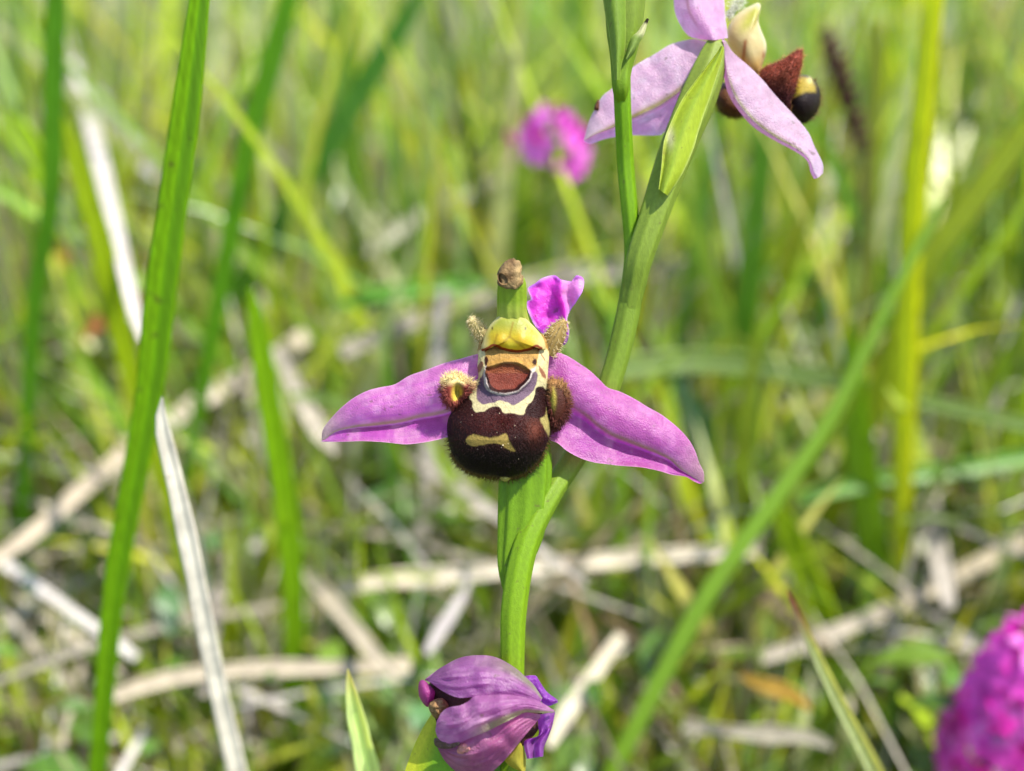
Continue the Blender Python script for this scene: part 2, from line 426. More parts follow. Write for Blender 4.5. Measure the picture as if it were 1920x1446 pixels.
# straws
lying('dry_straw', [(120,60,18),(150,150,32),(185,290,36),(220,440,36),(250,580,32),(264,640,8)],
      'long pale straw at upper left, left of the tall green blade', 'dry stalk', (225,214,205), DS, z=9.0, z2=9.0, g=.62)
lying('dry_straw', [(185,170,26),(225,240,36),(262,300,36),(290,335,12)],
      'short grey straw touching the tall green blade at upper left', 'dry stalk', (200,195,195), DS, z=8)
lying('dry_straw', [(300,805,40),(390,742,48),(470,702,46),(560,640,40),(620,585,30)],
      'white straw rising right behind the pointed tip of the cream stalk', 'dry stalk', (228,215,195), DS, z=3.5, g=.62)
lying('dry_straw', [(-30,1065,40),(60,1000,48),(140,930,48),(215,865,44),(245,825,30)],
      'beige straw crossing the left edge to the tall green blade', 'dry stalk', (205,190,165), DS, z=4)
lying('dry_straw', [(515,650,24),(560,740,44),(600,810,46),(630,850,20)],
      'pale straw piece above the left sepal tip', 'dry stalk', (215,203,180), DS, z=5)
lying('dry_straw', [(212,1305,40),(330,1270,44),(470,1255,44),(620,1252,42),(770,1248,38)],
      'level whitish straw crossing behind the cream stalk near the bottom', 'dry stalk', (218,203,175), DS, z=2.5)
lying('dry_straw', [(570,1070,36),(640,1150,46),(700,1225,46),(745,1270,30)],
      'pale straw slanting down to the withered flower', 'dry stalk', (212,198,170), DS, z=3)
lying('dry_straw', [(640,1100,44),(740,1085,46),(860,1078,48),(1010,1062,48),(1250,1042,46),(1420,1034,34)],
      'long level whitish straw passing behind the stem', 'dry stalk', (228,216,190), DS, z=2.8, g=.6)
lying('dry_straw', [(832,540,30),(818,690,40),(800,900,44),(780,1040,36)],
      'grey upright straw seen above and below the left sepal', 'dry stalk', (185,178,165), DS, z=6, z2=2)
lying('dry_straw', [(690,475,24),(790,405,34),(920,342,28),(960,330,6)],
      'thin pale straw slanting up left of the flower cap', 'dry stalk', (190,190,165), DS, z=5)
lying('dry_straw', [(640,660,50),(760,610,60),(900,555,60),(1080,515,54),(1290,500,40)],
      'grey straw passing behind the flower cap', 'dry stalk', (180,172,155), DS, z=5)
lying('dry_straw', [(1165,1190,30),(1110,1270,46),(1055,1350,44),(1030,1400,20)],
      'bright white straw right of the withered flower', 'dry stalk', (222,212,185), DS, z=2.5)
lying('dry_straw', [(1735,910,50),(1752,1000,58),(1768,1080,56),(1780,1140,30)],
      'pale upright straw above the pink flower spike', 'dry stalk', (205,195,180), DS, z=3)
lying('dry_straw', [(1680,1140,36),(1760,1100,44),(1850,1050,44),(1930,1010,40)],
      'beige straw crossing to the right edge above the pink spike', 'dry stalk', (190,178,150), DS, z=2.5)
lying('dry_straw', [(1370,1070,36),(1430,1110,42),(1500,1170,42),(1560,1220,20)],
      'brown straw under the reddish blade tip', 'dry stalk', (165,148,120), DS, z=2)
lying('dry_straw', [(1430,1235,30),(1530,1200,44),(1640,1155,44),(1690,1130,16)],
      'grey straw crossed by the pale red-tipped blade', 'dry stalk', (195,185,165), DS, z=2)
lying('dry_straw', [(1280,1360,36),(1400,1375,44),(1500,1380,44),(1560,1400,20)],
      'flat straw at the bottom edge left of the pale red-tipped blade', 'dry stalk', (175,168,145), DS, z=2)
lying('dry_straw', [(800,1225,20),(830,1175,34),(862,1125,30),(880,1090,10)],
      'short fork of pale straw above the withered flower', 'dry stalk', (200,192,188), DS, z=3)
lying('dry_straw', [(370,170,30),(450,235,36),(520,290,36),(560,325,14)],
      'dull straw piece right of the tall green blade', 'dry stalk', (165,165,140), DS, z=5)
upright('dark_stalk', [(1355,960,18),(1378,700,20),(1372,480,18),(1352,260,16),(1345,200,8)],
        'thin dark upright stem below the upper flower', 'dry stem', (125,112,85), 'dark dry stems', Y=26, mat=M_straw, fold=0, rib=0)
lying('dark_stalk', [(1700,205,8),(1780,222,12),(1850,238,12),(1960,268,12)],
      'thin dark stem bending to the upper right edge', 'dry stem', (95,85,65), 'dark dry stems', z=9)

lying('withered_leaf', [(60,500,20),(120,480,60),(190,470,70),(250,490,40),(285,520,10)], 'rusty orange withered leaf left of the tall green blade', 'dead leaf', (190,120,60), 'withered leaves', z=5)
lying('withered_leaf', [(150,640,14),(190,600,44),(240,570,50),(290,560,12)], 'small brown withered leaf half behind the tall green blade', 'dead leaf', (150,95,50), 'withered leaves', z=5)
lying('withered_leaf', [(1390,1265,14),(1430,1285,40),(1480,1300,44),(1520,1330,14)], 'yellowish brown withered leaf near the bottom, beside the pale red-tipped blade', 'dead leaf', (190,150,50), 'withered leaves', z=3)

def tube(q, n, nseg=20, ridge=0.0, nr=5, flat=.85, phase=0.0, world=None):
    """tube along photo rows (x, y, width px, w cm)"""
    r = smooth(q, n)
    pts = P(r[:, 0], r[:, 1], r[:, 3]); rad = r[:, 2]*.5*(D-r[:, 3])/(S*D)
    tg = np.gradient(pts, axis=0); tg /= np.linalg.norm(tg, axis=1)[:, None]
    sd = np.cross(tg, -FW); sd /= np.linalg.norm(sd, axis=1)[:, None]; fr = np.cross(sd, tg)
    th = np.arange(nseg)/nseg*2*np.pi
    k = 1 + ridge*(np.abs(np.cos(nr*th/2+phase))**3-.35)
    V = pts[:, None]+sd[:, None]*(rad[:, None]*(k*np.cos(th))[None])[..., None]+fr[:, None]*(rad[:, None]*flat*(k*np.sin(th))[None])[..., None]
    F = grid_faces(n, nseg, True).tolist()
    m = n*nseg
    V = np.vstack([V.reshape(-1, 3), pts[0], pts[-1]])
    F += [[i, (i+1) % nseg, m] for i in range(nseg)] + [[(n-1)*nseg+(i+1) % nseg, (n-1)*nseg+i, m+1] for i in range(nseg)]
    s = np.r_[np.repeat(np.linspace(0, 1, n), nseg), 0, 1]; tt = np.r_[np.tile(th, n), 0, 0]
    kk = np.r_[np.tile(k, n), 1, 1]
    return V, F, s, tt, kk

def stemcol(c1, c2, s, kk, edge=None, tt=None):
    c = blend(np.tile(srgb(c1)*.6, (len(s), 1)), srgb(c2)*.6, s)
    c = c*(1+1.2*(kk[:, None]-1))
    return c

def lamina(curves, n, m, wfun, edge=.0):
    """sheet between photo-space curves (top ... bottom), all running base -> tip"""
    cs = [smooth(c, n) for c in curves]
    k = len(cs); tk = np.linspace(0, 1, k); t = np.linspace(0, 1, m)
    X = np.zeros((n, m)); Y = np.zeros((n, m))
    A = np.stack(cs, 1)     # n,k,2
    if k == 2:
        X = A[:, 0, :1]*(1-t)+A[:, 1, :1]*t; Y = A[:, 0, 1:2]*(1-t)+A[:, 1, 1:2]*t
    else:
        for i in range(n):
            X[i] = np.interp(t, tk, A[i, :, 0]); Y[i] = np.interp(t, tk, A[i, :, 1])
    s = np.linspace(0, 1, n)[:, None]+0*t[None]; T = t[None]+0*s
    W = wfun(X, Y, s, T)
    return X, Y, W, s, T, grid_faces(n, m)

def blob(outline, ctr, hfun, nth=96, nr=24, back=.25, follow=False):
    """closed lump: front is hfun(px, py, r, th), rounded back"""
    o = smooth(outline, nth, True); ctr = np.asarray(ctr, float)
    r = np.sin(np.linspace(0, 1, nr)*np.pi/2)
    X = ctr[0]+(o[:, 0]-ctr[0])[None]*r[:, None]; Y = ctr[1]+(o[:, 1]-ctr[1])[None]*r[:, None]
    R = r[:, None]+0*X
    W = hfun(X, Y, R)
    rb = np.sin(np.linspace(1, 0, 8)*np.pi/2)[1:]
    Xb = ctr[0]+(o[:, 0]-ctr[0])[None]*rb[:, None]; Yb = ctr[1]+(o[:, 1]-ctr[1])[None]*rb[:, None]
    Wb = (hfun(Xb, Yb, rb[:, None]+0*Xb) if follow else W[-1][None])-back*np.sqrt(np.maximum(0, 1-rb**2))[:, None]
    X = np.vstack([X, Xb]); Y = np.vstack([Y, Yb]); W = np.vstack([W, Wb]); R = np.vstack([R, rb[:, None]+0*Xb])
    return X, Y, W, R, grid_faces(len(X), nth, True)

def hairs(pts, dirs, L, rad, col, r):
    """tapered three-sided hairs"""
    n = len(pts); d = dirs/np.linalg.norm(dirs, axis=1)[:, None]
    a = np.cross(d, r.randn(n, 3)); a /= np.linalg.norm(a, axis=1)[:, None]; b = np.cross(d, a)
    ring = [a, -.5*a+.87*b, -.5*a-.87*b]
    base = np.stack([pts+rad*x for x in ring], 1); mid = np.stack([pts+d*L[:, None]*.55+rad*.7*x for x in ring], 1)
    droop = r.randn(n, 3)*.25*L[:, None]
    tip = (pts+d*L[:, None]+droop)[:, None]
    V = np.concatenate([base, mid, tip], 1)
    f = []
    for i in range(3):
        j = (i+1) % 3; f += [[i, j, 3+j], [i, 3+j, 3+i], [3+i, 3+j, 6]]
    F = (np.array(f)[None]+(np.arange(n)*7)[:, None, None]).reshape(-1, 3)
    return V.reshape(-1, 3), F, np.repeat(col, 7, 0)

# ------------------------------------------------------------------ the bee orchid
root_px = P(np.array(962.), np.array(1560.), .0)
orchid = empty('bee_orchid', (root_px[0]+.1, root_px[1]-1.0, 0), label='bee orchid with velvety brown lip and purple sepals on a green stem, in focus', category='orchid')
q = np.array([(961,1560,44,0),(960,1400,44,0),(960,1240,44,0),(964,1130,48,0),(986,1020,46,-.06),(1030,930,43,-.18),(1078,855,42,-.34),(1120,780,41,-.38),(1152,690,42,-.38),(1174,600,43,-.36),(1188,510,40,-.34),(1186,455,32,-.34),(1180,390,31,-.3),(1172,300,31,-.25),(1167,200,31,-.1),(1164,110,34,0)])
V, F, s, th, kk = tube(q, 150, 30, .1, 7, .9)
# the stem goes on below the picture down to the ground
b0 = V[:30].mean(0); rel = V[:30]-b0
ext = []
for k, u in enumerate(np.linspace(0, 1, 10, endpoint=False)):
    c0 = np.array([WL['bee_orchid'][0], WL['bee_orchid'][1], -.1])
    ext.append(c0*(1-u)+b0*u + np.array([0, -.25*u*(1-u)*2, 0])+rel)
E = np.vstack(ext); nE = len(E); fe = grid_faces(11, 30, True)
Vs = np.vstack([E, V]); Fs = fe.tolist()+[[i+nE for i in f] for f in F if not (len(f) == 3 and f[2] == 150*30)]
cs = np.vstack([np.tile(srgb((95,145,45))*.6, (nE, 1)), stemcol((135,170,25), (125,175,15), s, kk)])
sy = np.r_[np.zeros(nE), s]
cs = blend(cs, srgb((135,160,55))*.6, sstep(.35, .5, sy)*(1-sstep(.68, .75, sy))*.8)
mk('stem', Vs, Fs, M_stem, orchid, cs)

# ---- open flower facing the camera
fl = empty('flower', P(np.array(960.), np.array(740.), .1), orchid, label='open flower with dark velvety lip and yellow hood')
Z1 = lambda pts: [(800+x/3.2125, 470+y/3.2125) for x, y in pts]
Z2 = lambda pts: [(590+x/6.1935, 640+y/6.1935) for x, y in pts]
Z3 = lambda pts: [(1020+x/5.1656, 640+y/5.1656) for x, y in pts]
Z4 = lambda pts: [(1080+x/4.0, y/4.0) for x, y in pts]
Z5 = lambda pts: [(760+x/5.878, 1200+y/5.878) for x, y in pts]

# ovary and bract behind the lip
V, F, s, th, kk = tube([(968,1120,40,-.12),(964,1060,60,-.12),(976,990,84,-.12),(982,920,92,-.12),(984,850,90,-.1),(978,780,70,-.05),(970,740,50,0)], 60, 48, .16, 9, .5)
mk('ovary', V, F, M_stem, fl, stemcol((130,170,25), (110,155,20), s, kk))

def sepal_colour(X, Y, s, t, base, dark, pale, keel, tipc, tm=.5, gain=.72):
    c = np.tile(srgb(base), X.shape+(1,))
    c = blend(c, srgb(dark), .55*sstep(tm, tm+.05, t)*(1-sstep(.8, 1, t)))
    nz = vnoise(X, Y, 22, 4)*.6+vnoise(X, Y, 8, 5)*.4
    c = blend(c, srgb(pale), .6*sstep(.4, .8, nz))
    c = blend(c, srgb(keel), (.9*np.exp(-((t-tm+.015)/.03)**2)*sstep(.1, .3, s)+.25*np.exp(-((t-tm+.05)/.06)**2)*sstep(.3, .7, s)).clip(0, 1))
    for k in (.12, .21, .3, .39, .62, .72, .82, .91):
        c = blend(c, srgb(dark), .32*np.exp(-((t-k-.012*np.sin(s*11+k*40))/.009)**2)*(1-sstep(.75, 1, s)))
    c = blend(c, srgb(tipc), .75*sstep(.72, 1, s)*(t < tm+.03))
    c = blend(c, srgb(pale)*1.1, .9*np.maximum(1-sstep(0, .02, t), sstep(.975, 1, t)))  # pale rims: light caught by the thin edges, put into the colour
    return c.reshape(-1, 3)*gain

# left sepal
top = Z2([(2050,150),(1910,145),(1700,200),(1500,255),(1300,330),(1100,400),(930,500),(760,535),(600,580),(420,680),(240,840),(100,1020),(80,1150)])
mid = Z2([(2050,640),(1900,720),(1700,780),(1560,820),(1400,858),(1200,890),(1000,940),(700,978),(480,997),(250,1045),(130,1130),(80,1160)])
bot = Z2([(2050,900),(1850,1000),(1700,1070),(1540,1115),(1400,1150),(1250,1178),(1050,1197),(800,1172),(560,1160),(300,1168),(150,1168),(80,1165)])
def wl_(X, Y, s, t):
    env = np.minimum(1, (1-s)*3)*np.minimum(1, s*4+.4)
    up_ = .13*np.sin(np.pi*np.clip(t/.54, 0, 1))**.8*(t < .55) + .02*(t < .55)
    lo = .0+.2*np.clip((t-.53)/.47, 0, 1)
    k = sstep(.49, .55, t)
    fine = .012*(vnoise(X, Y, 26, 8)-.5)
    return -.10-.12*s**2 + env*((1-k)*up_+k*lo) + fine + .015*np.sin(s*17)*sstep(.85, 1, t)+.02*np.sin(s*11)*(1-sstep(0, .2, t))
X, Y, W, s, t, F = lamina([top, mid, bot], 130, 64, wl_)
mk('sepal', P(X, Y, W).reshape(-1, 3), F, M_petal, fl, sepal_colour(X, Y, s, t, (205,115,190), (190,65,200), (230,170,215), (165,150,110), (190,180,150)))
# right sepal
top = Z3([(-60,120),(60,105),(140,110),(240,150),(350,220),(450,290),(550,385),(620,450),(740,490),(880,560),(1010,640),(1120,700),(1230,780),(1340,880),(1420,980),(1470,1080),(1505,1180),(1545,1265),(1552,1360)])
mid = Z3([(-60,560),(100,580),(220,620),(300,660),(400,722),(520,822),(650,912),(800,972),(950,1030),(1100,1090),(1220,1150),(1320,1240),(1450,1320),(1530,1372)])
bot = Z3([(-60,880),(20,930),(70,962),(140,992),(220,1060),(350,1130),(480,1172),(620,1192),(740,1206),(950,1222),(1120,1257),(1240,1292),(1370,1312),(1440,1350),(1500,1378),(1530,1376)])
def wr_(X, Y, s, t):
    env = np.minimum(1, (1-s)*3)*np.minimum(1, s*4+.4)
    up_ = .12*np.sin(np.pi*np.clip(t/.6, 0, 1))**.8*(t < .58)+.02
    lo = -.01+.13*np.clip((t-.55)/.45, 0, 1)**1.3
    k = sstep(.48, .58, t)
    return -.14-.1*s**2 + env*((1-k)*up_+k*lo) + .012*(vnoise(X, Y, 26, 9)-.5) + .02*np.sin(s*13)*sstep(.88, 1, t)+.018*np.sin(s*9+1)*(1-sstep(0, .2, t))
X, Y, W, s, t, F = lamina([top, mid, bot], 150, 64, wr_)
mk('sepal', P(X, Y, W).reshape(-1, 3), F, M_petal, fl, sepal_colour(X, Y, s, t, (190,95,172), (170,42,168), (215,140,198), (150,125,105), (180,145,145)))
# crumpled upper sepal behind the hood
out = Z1([(600,320),(630,290),(610,230),(650,200),(700,165),(770,150),(810,175),(880,185),(900,150),(945,170),(940,240),(900,310),(860,370),(845,420),(858,490),(840,560),(800,565),(740,510),(690,495),(640,430)])
fold = np.array(Z1([(810,175),(805,260),(830,330),(842,420),(855,500)]))
def wd(X, Y, R):
    fx = np.interp(Y, fold[:, 1], fold[:, 0]); k = (X-fx)
    return -.35+.1*np.exp(-(k/9)**2)-.1*sstep(-8, -40, k)*0+.14*sstep(4, 34, k)+.07*(vnoise(X, Y, 18, 3)-.5)+.01*(vnoise(X, Y, 7, 13)-.5)
X, Y, W, R, F = blob(out, Z1([(755,330)])[0], wd, 120, 40, .02, True)
fx = np.interp(Y, fold[:, 1], fold[:, 0])
c = np.tile(srgb((220,80,205)), X.shape+(1,)); c = blend(c, srgb((230,160,215)), sstep(-2, 8, X-fx)); c = blend(c, srgb((225,170,235)), sstep(.86, 1, R))  # paler flap; the pale rim is painted edge light
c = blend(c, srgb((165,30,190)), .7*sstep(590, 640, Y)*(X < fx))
mk('sepal', P(X, Y, W).reshape(-1, 3), F, M_petal, fl, c.reshape(-1, 3)*.85)

# lip
LIP = Z1([(310,640),(305,700),(310,760),(290,800),(250,850),(205,890),(170,940),(135,1000),(122,1060),(128,1130),(145,1200),(180,1270),(235,1320),(310,1350),(390,1362),(470,1372),(540,1362),(610,1330),(670,1270),(710,1200),(738,1120),(745,1050),(732,980),(724,900),(727,800),(732,720),(735,600),(690,500),(520,460),(350,500),(308,590)])
THR = Z1([(362,715),(372,800),(400,835),(470,848),(540,835),(600,780),(622,735),(590,705),(540,682),(470,680),(400,700)])
def wlip(X, Y, R):
    H = np.interp(Y, [615, 632, 645, 656, 668, 690, 735, 780, 825, 870, 900], [.0, .02, .11, .17, .185, .19, .2, .28, .33, .31, .26])
    h = .06 + H*np.sqrt(np.maximum(0, 1-R**2.3))
    d = sdf(THR, X, Y)
    h = h - .018*sstep(2, -14, d)
    h = h + .03*np.exp(-((d-4)/4)**2)
    return h
X, Y, W, R, F = blob(LIP, (946, 790), wlip, 420, 170, .3)
wx = X+(vnoise(X, Y, 9, 21)-.5)*3; wy = Y+(vnoise(X, Y, 9, 22)-.5)*3
def reg(pts, soft=1.0): return sstep(soft, -soft, sdf(smooth(Z1(pts), 90, True), wx, wy))
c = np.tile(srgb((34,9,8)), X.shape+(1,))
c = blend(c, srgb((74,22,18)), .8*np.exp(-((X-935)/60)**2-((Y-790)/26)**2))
c = blend(c, srgb((112,55,38)), .8*np.exp(-((X-1003)/15)**2-((Y-804)/20)**2))  # highlight on the right of the lip, painted into the colour
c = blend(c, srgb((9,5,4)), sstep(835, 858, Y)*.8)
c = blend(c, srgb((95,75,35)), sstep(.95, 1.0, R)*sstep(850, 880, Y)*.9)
CREAM = [(300,790),(255,868),(272,905),(278,955),(310,975),(350,965),(390,940),(430,942),(465,978),(520,980),(590,988),(598,940),(640,905),(660,835),(695,820),(732,835),(745,760),(745,660),(720,580),(520,560),(330,570),(300,640),(298,740)]
c = blend(c, srgb((200,188,140)), reg(CREAM))
c = blend(c, srgb((175,160,95)), reg([(725,890),(716,985),(680,1005),(700,1060),(735,1115),(752,1110),(760,1000),(745,900)], 2.0)*.9)
c = blend(c, srgb((44,16,14)), reg([(668,832),(690,821),(710,830),(711,890),(721,950),(700,1000),(650,1006),(598,985),(596,945),(640,905)]))
c = blend(c, srgb((112,88,104)), reg([(338,735),(305,820),(299,870),(320,922),(380,920),(440,905),(480,912),(520,930),(560,912),(620,870),(655,820),(664,735),(630,735),(600,790),(545,835),(480,860),(420,855),(370,835),(352,790)]))
c = blend(c, srgb((205,190,180)), reg([(350,690),(344,760),(358,832),(415,866),(480,870),(545,853),(605,803),(642,745),(655,690),(560,640),(430,640)]))
c = blend(c, srgb((45,14,12)), reg([(358,700),(366,790),(395,845),(470,856),(545,842),(608,785),(628,735),(600,700),(470,680)]))
c = blend(c, srgb((120,52,36)), reg([(366,716),(380,790),(408,828),(470,838),(535,826),(592,775),(615,732),(590,705),(540,682),(470,680),(400,700)]))
c = blend(c, srgb((182,140,70)), reg([(300,640),(330,460),(700,460),(735,640),(690,690),(650,700),(610,718),(560,694),(520,680),(470,680),(410,698),(365,700),(350,680)], 3.))
dth = sdf(smooth(THR, 90, True), X, Y); c = blend(c, srgb((150,84,44)), .5*np.exp(-(np.maximum(dth, 0)/3.)**2)*(Y < 700)); c = c*np.where((Y < 695) & (Y > 640), .8+.4*vnoise(X, Y, 6, 51), 1.)[..., None]
RIM = smooth(Z1([(318,648),(360,600),(405,572),(450,592),(500,605),(560,610),(620,597),(660,577),(690,620)]), 60)-[0, 1.6]
drl = np.abs(sdf(np.vstack([RIM, RIM[::-1]+[0, .01]]), X, Y))
c = blend(c, srgb((150,62,18)), sstep(3.6, 2.0, drl+1.2*(vnoise(X, Y, 4, 2)-.5)))
c = blend(c, srgb((226,208,150)), reg([(300,620),(345,600),(348,700),(330,760),(300,770)], 2.))
c = blend(c, srgb((226,208,150)), reg([(745,620),(680,600),(670,700),(690,780),(745,800)], 2.))
for pts in ([(345,650),(358,640),(370,655),(362,690),(350,690)], [(632,665),(648,650),(662,660),(660,690),(640,680)], ):
    c = blend(c, srgb((60,25,12)), reg(pts, 1.5))
for pts in ([(306,700),(325,670),(340,680),(330,720),(308,735)], [(685,610),(700,650),(715,670),(705,640)], [(680,695),(715,740),(720,770),(695,760),(682,730)]):
    c = blend(c, srgb((140,60,45)), reg(pts, 1.5)*.85)
c = blend(c, srgb((165,140,70)), reg([(240,1125),(285,1105),(330,1120),(375,1124),(430,1117),(475,1100),(500,1150),(532,1207),(490,1197),(440,1166),(370,1160),(320,1176),(270,1176),(245,1160)], 1.5))
lipV = P(X, Y, W)
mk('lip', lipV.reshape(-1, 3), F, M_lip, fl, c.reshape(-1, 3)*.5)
# fringe of short hairs round the foot of the lip
r = np.random.RandomState(31)
o = smooth(LIP, 1200, True); hp, hd, hc, hl = [], [], [], []
oc = np.array([940., 800.])
for x, y in o[::1]:
    if y > 815 or (x > 1022 and 770 < y):
        for _ in range(3 if y > 850 else 1):
            jx, jy = r.randn(2)*1.5
            p = P(np.array(x-(x-oc[0])*.03+jx), np.array(y-(y-oc[1])*.03+jy), .02+.08*r.rand())
            q = P(np.array(x+(x-oc[0])*.1), np.array(y+(y-oc[1])*.1), .02)
            hp.append(p); hd.append(q-p+r.randn(3)*.008); hl.append(.035+.035*r.rand()); hc.append(srgb((120,95,50))*(.5+.6*r.rand()))
V, F, cc = hairs(np.array(hp), np.array(hd), np.array(hl), .0032, np.array(hc), r)
mk('lip_hair', V, F, M_hair, fl, cc, kind='stuff')
m_ = (c.max(-1) < .12) & (R < .985); m_[170:] = False
pv = lipV[m_]; k = r.choice(len(pv), 3600); cc0 = P(np.array(940.), np.array(790.), -.1); dd = pv[k]-cc0
dd = dd/np.linalg.norm(dd, axis=1)[:, None]*.6-UP*.7+r.randn(3600, 3)*.3
V, F, cc = hairs(pv[k], dd, .012+.016*r.rand(3600), .002, c[m_][k]*1.6*(.6+.8*r.rand(3600, 1))+srgb((20,8,6)), r)
mk('velvet_pile', V, F, M_hair, fl, cc, kind='stuff')
# pale little tip under the lip and pollen dust on it
X, Y, W, R, F = blob(Z1([(440,1355),(470,1350),(505,1355),(500,1380),(470,1392),(445,1380)]), Z1([(472,1370)])[0], lambda X, Y, R: .08+.05*np.sqrt(np.maximum(0, 1-R**2)), 20, 6, .05)
mk('lip_appendage', P(X, Y, W).reshape(-1, 3), F, M_hood, fl, srgb((190,180,90))*.7)
parts = []
for _ in range(16):
    x = r.normal(945, 48); y = r.normal(800, 42)
    if sdf(LIP, np.array([x]), np.array([y]))[0] > -8: continue
    i = np.argmin((np.abs(lipV[:170]-P(np.array(x), np.array(y), .3)).sum(-1)).ravel()); p = lipV[:170].reshape(-1, 3)[i]-FW*.004
    k = .003+.004*r.rand()**2
    v = np.array([[1, 0, 0], [-1, 0, 0], [0, 1, 0], [0, -1, 0], [0, 0, 1], [0, 0, -1]])*k*(.6+.8*r.rand(6, 1))
    parts.append((p+v, [[0, 2, 4], [2, 1, 4], [1, 3, 4], [3, 0, 4], [2, 0, 5], [1, 2, 5], [3, 1, 5], [0, 3, 5]], srgb((235,225,200))*.9))
V, F, cc = joinm(parts)
mk('pollen_dust', V, F, M_hair, fl, cc, kind='stuff')

# hood (column) over the throat
HOOD = Z1([(435,395),(480,386),(540,388),(578,395),(640,450),(695,515),(716,570),(714,600),(690,592),(655,578),(620,598),(560,611),(500,607),(450,594),(402,574),(362,594),(334,606),(328,585),(338,545),(352,500),(385,445)])
rim = np.array(Z1([(318,610),(360,596),(405,574),(450,592),(500,605),(560,610),(620,597),(660,579),(690,594),(725,604)]))
def whood(X, Y, R):
    ry = np.interp(X, rim[:, 0], rim[:, 1]); dy = ry-Y
    h = .135+.10*np.sqrt(np.maximum(0, 1-R**2.4))
    h = h+.012*sstep(30, 2, dy)
    for bx in (938, 978): h = h+.022*np.exp(-((X-bx)/13)**2-((Y-637)/13)**2)
    return h
X, Y, W, R, F = blob(HOOD, (958, 636), whood, 260, 60, .06)
ry = np.interp(X, rim[:, 0], rim[:, 1])
c = np.tile(srgb((222,198,42)), X.shape+(1,))
c = blend(c, srgb((170,182,70)), sstep(636, 602, Y)*.9); c = blend(c, srgb((226,212,150)), sstep(36, 56, np.abs(X-960))*sstep(620, 640, Y)*.85); c = blend(c, srgb((235,225,150)), sstep(.8, 1, R)*sstep(650, 630, Y)*.8)
for bx in (937, 979): c = blend(c, srgb((226,180,38)), .6*np.exp(-((X-bx)/12)**2-((Y-638)/11)**2))
c = blend(c, srgb((240,225,60)), .9*np.exp(-((X-957)/9)**2-((Y-649)/7)**2))
for a, b in (((928,655),(955,632)), ((985,655),(957,632)), ((925,650),(932,628)), ((955,632),(962,605))):
    d = sdf(np.array([a, b, b]), X, Y); c = blend(c, srgb((165,135,25)), .65*np.exp(-(d/2.2)**2))
rl = smooth(rim[:9], 60)-[0, 1.6]; dl = np.abs(sdf(np.vstack([rl, rl[::-1]+[0, .01]]), X, Y))
c = blend(c, srgb((150,62,18)), sstep(2.9, 1.5, dl+1.2*(vnoise(X, Y, 4, 2)-.5)))
for x, y in Z1([(395,468),(595,470)]): c = blend(c, srgb((70,55,20)), np.exp(-((X-x)/1.6)**2-((Y-y)/3)**2))
mk('hood', P(X, Y, W).reshape(-1, 3), F, M_hood, fl, c.reshape(-1, 3)*.55)
# ribbed green beak and its withered tip
V, F, s, th, kk = tube([(962,612,62,.03),(961,600,57,.09),(960,583,52,.14),(960,560,52,.17),(960,535,50,.21),(960,522,44,.23)], 40, 48, .12, 10, .7)
c = stemcol((215,215,110), (150,180,45), np.clip(s*1.8, 0, 1), kk)
mk('beak', V, F, M_hood, fl, c)
V, F, s, th, kk = tube([(958,538,40,.26),(957,528,48,.27),(957,512,46,.28),(961,498,34,.28),(964,489,22,.28),(964,486,8,.28)], 40, 28, .14, 5, .8, .4)
V = V+ (vnoise(V[:, 0]*80, V[:, 2]*80, 3, 4)-.5)[:, None]*.03
c = blend(np.tile(srgb((165,140,95))*.7, (len(V), 1)), srgb((95,70,40))*.7, vnoise(V[:, 0]*90, V[:, 2]*90, 5, 9))
mk('withered_tip', V, F, M_dry, fl, c)
X, Y, W, R, F = blob(Z1([(427,150),(440,135),(470,145),(488,170),(485,200),(460,205),(435,190)]), Z1([(455,170)])[0], lambda X, Y, R: .36-.06*np.sqrt(np.maximum(0, 1-R**2))+.03*np.exp(-((R-.9)/.1)**2), 40, 12, .06)
c = blend(np.tile(srgb((35,22,14)), X.shape+(1,)), srgb((150,115,75)), sstep(.8, .97, R))  # dark inside: shade of the hollow put into its colour
mk('tip_hollow', P(X, Y, W).reshape(-1, 3), F, M_dry, fl, c.reshape(-1, 3)*.7)
# the two small hairy petals
def fuzz(V, n, L, colf, r, ctr, rad=.0028, keep=None):
    """hairs standing off a lump"""
    V = V[r.choice(len(V), n*3)]
    d = V-ctr
    if keep is not None: m = keep(V); V = V[m]; d = d[m]
    V = V[:n]; d = d[:n]; d = d/np.linalg.norm(d, axis=1)[:, None]+r.randn(len(V), 3)*.35
    return hairs(V, d, L*(.5+.8*r.rand(len(V))), rad, np.array([colf(v, r) for v in V]), r)
def petal_nub(q, col, name='petal', nh=260, ridge=.1):
    V, F, s, th, kk = tube(q, 24, 16, ridge, 4, .6)
    c = np.tile(srgb(col)*.7, (len(V), 1))*(.8+.4*vnoise(V[:, 0]*60, V[:, 2]*60, 2, 5))[:, None]
    o = mk(name, V, F, M_hood, fl, c)
    ax = V.reshape(-1, 3).mean(0)
    return V
Vl = petal_nub([(912,640,24,.05),(902,626,24,.08),(893,612,23,.12),(884,602,18,.15),(880,598,8,.16)], (200,185,125))
Vr = petal_nub([(1026,664,26,.0),(1034,645,36,.02),(1044,625,34,.05),(1053,610,22,.07),(1060,601,8,.08)], (190,160,95))
hp, hd = [], []
for Vn in (Vl, Vr):
    m = Vn[:-2].reshape(24, 16, 3); ctr = m.mean(1, keepdims=True); dd = (m-ctr)
    k = r.choice(24*16, 330); hp.append(m.reshape(-1, 3)[k]); hd.append((dd/np.linalg.norm(dd, axis=2, keepdims=True)).reshape(-1, 3)[k]+r.randn(330, 3)*.3)
hp = np.vstack(hp); hd = np.vstack(hd)
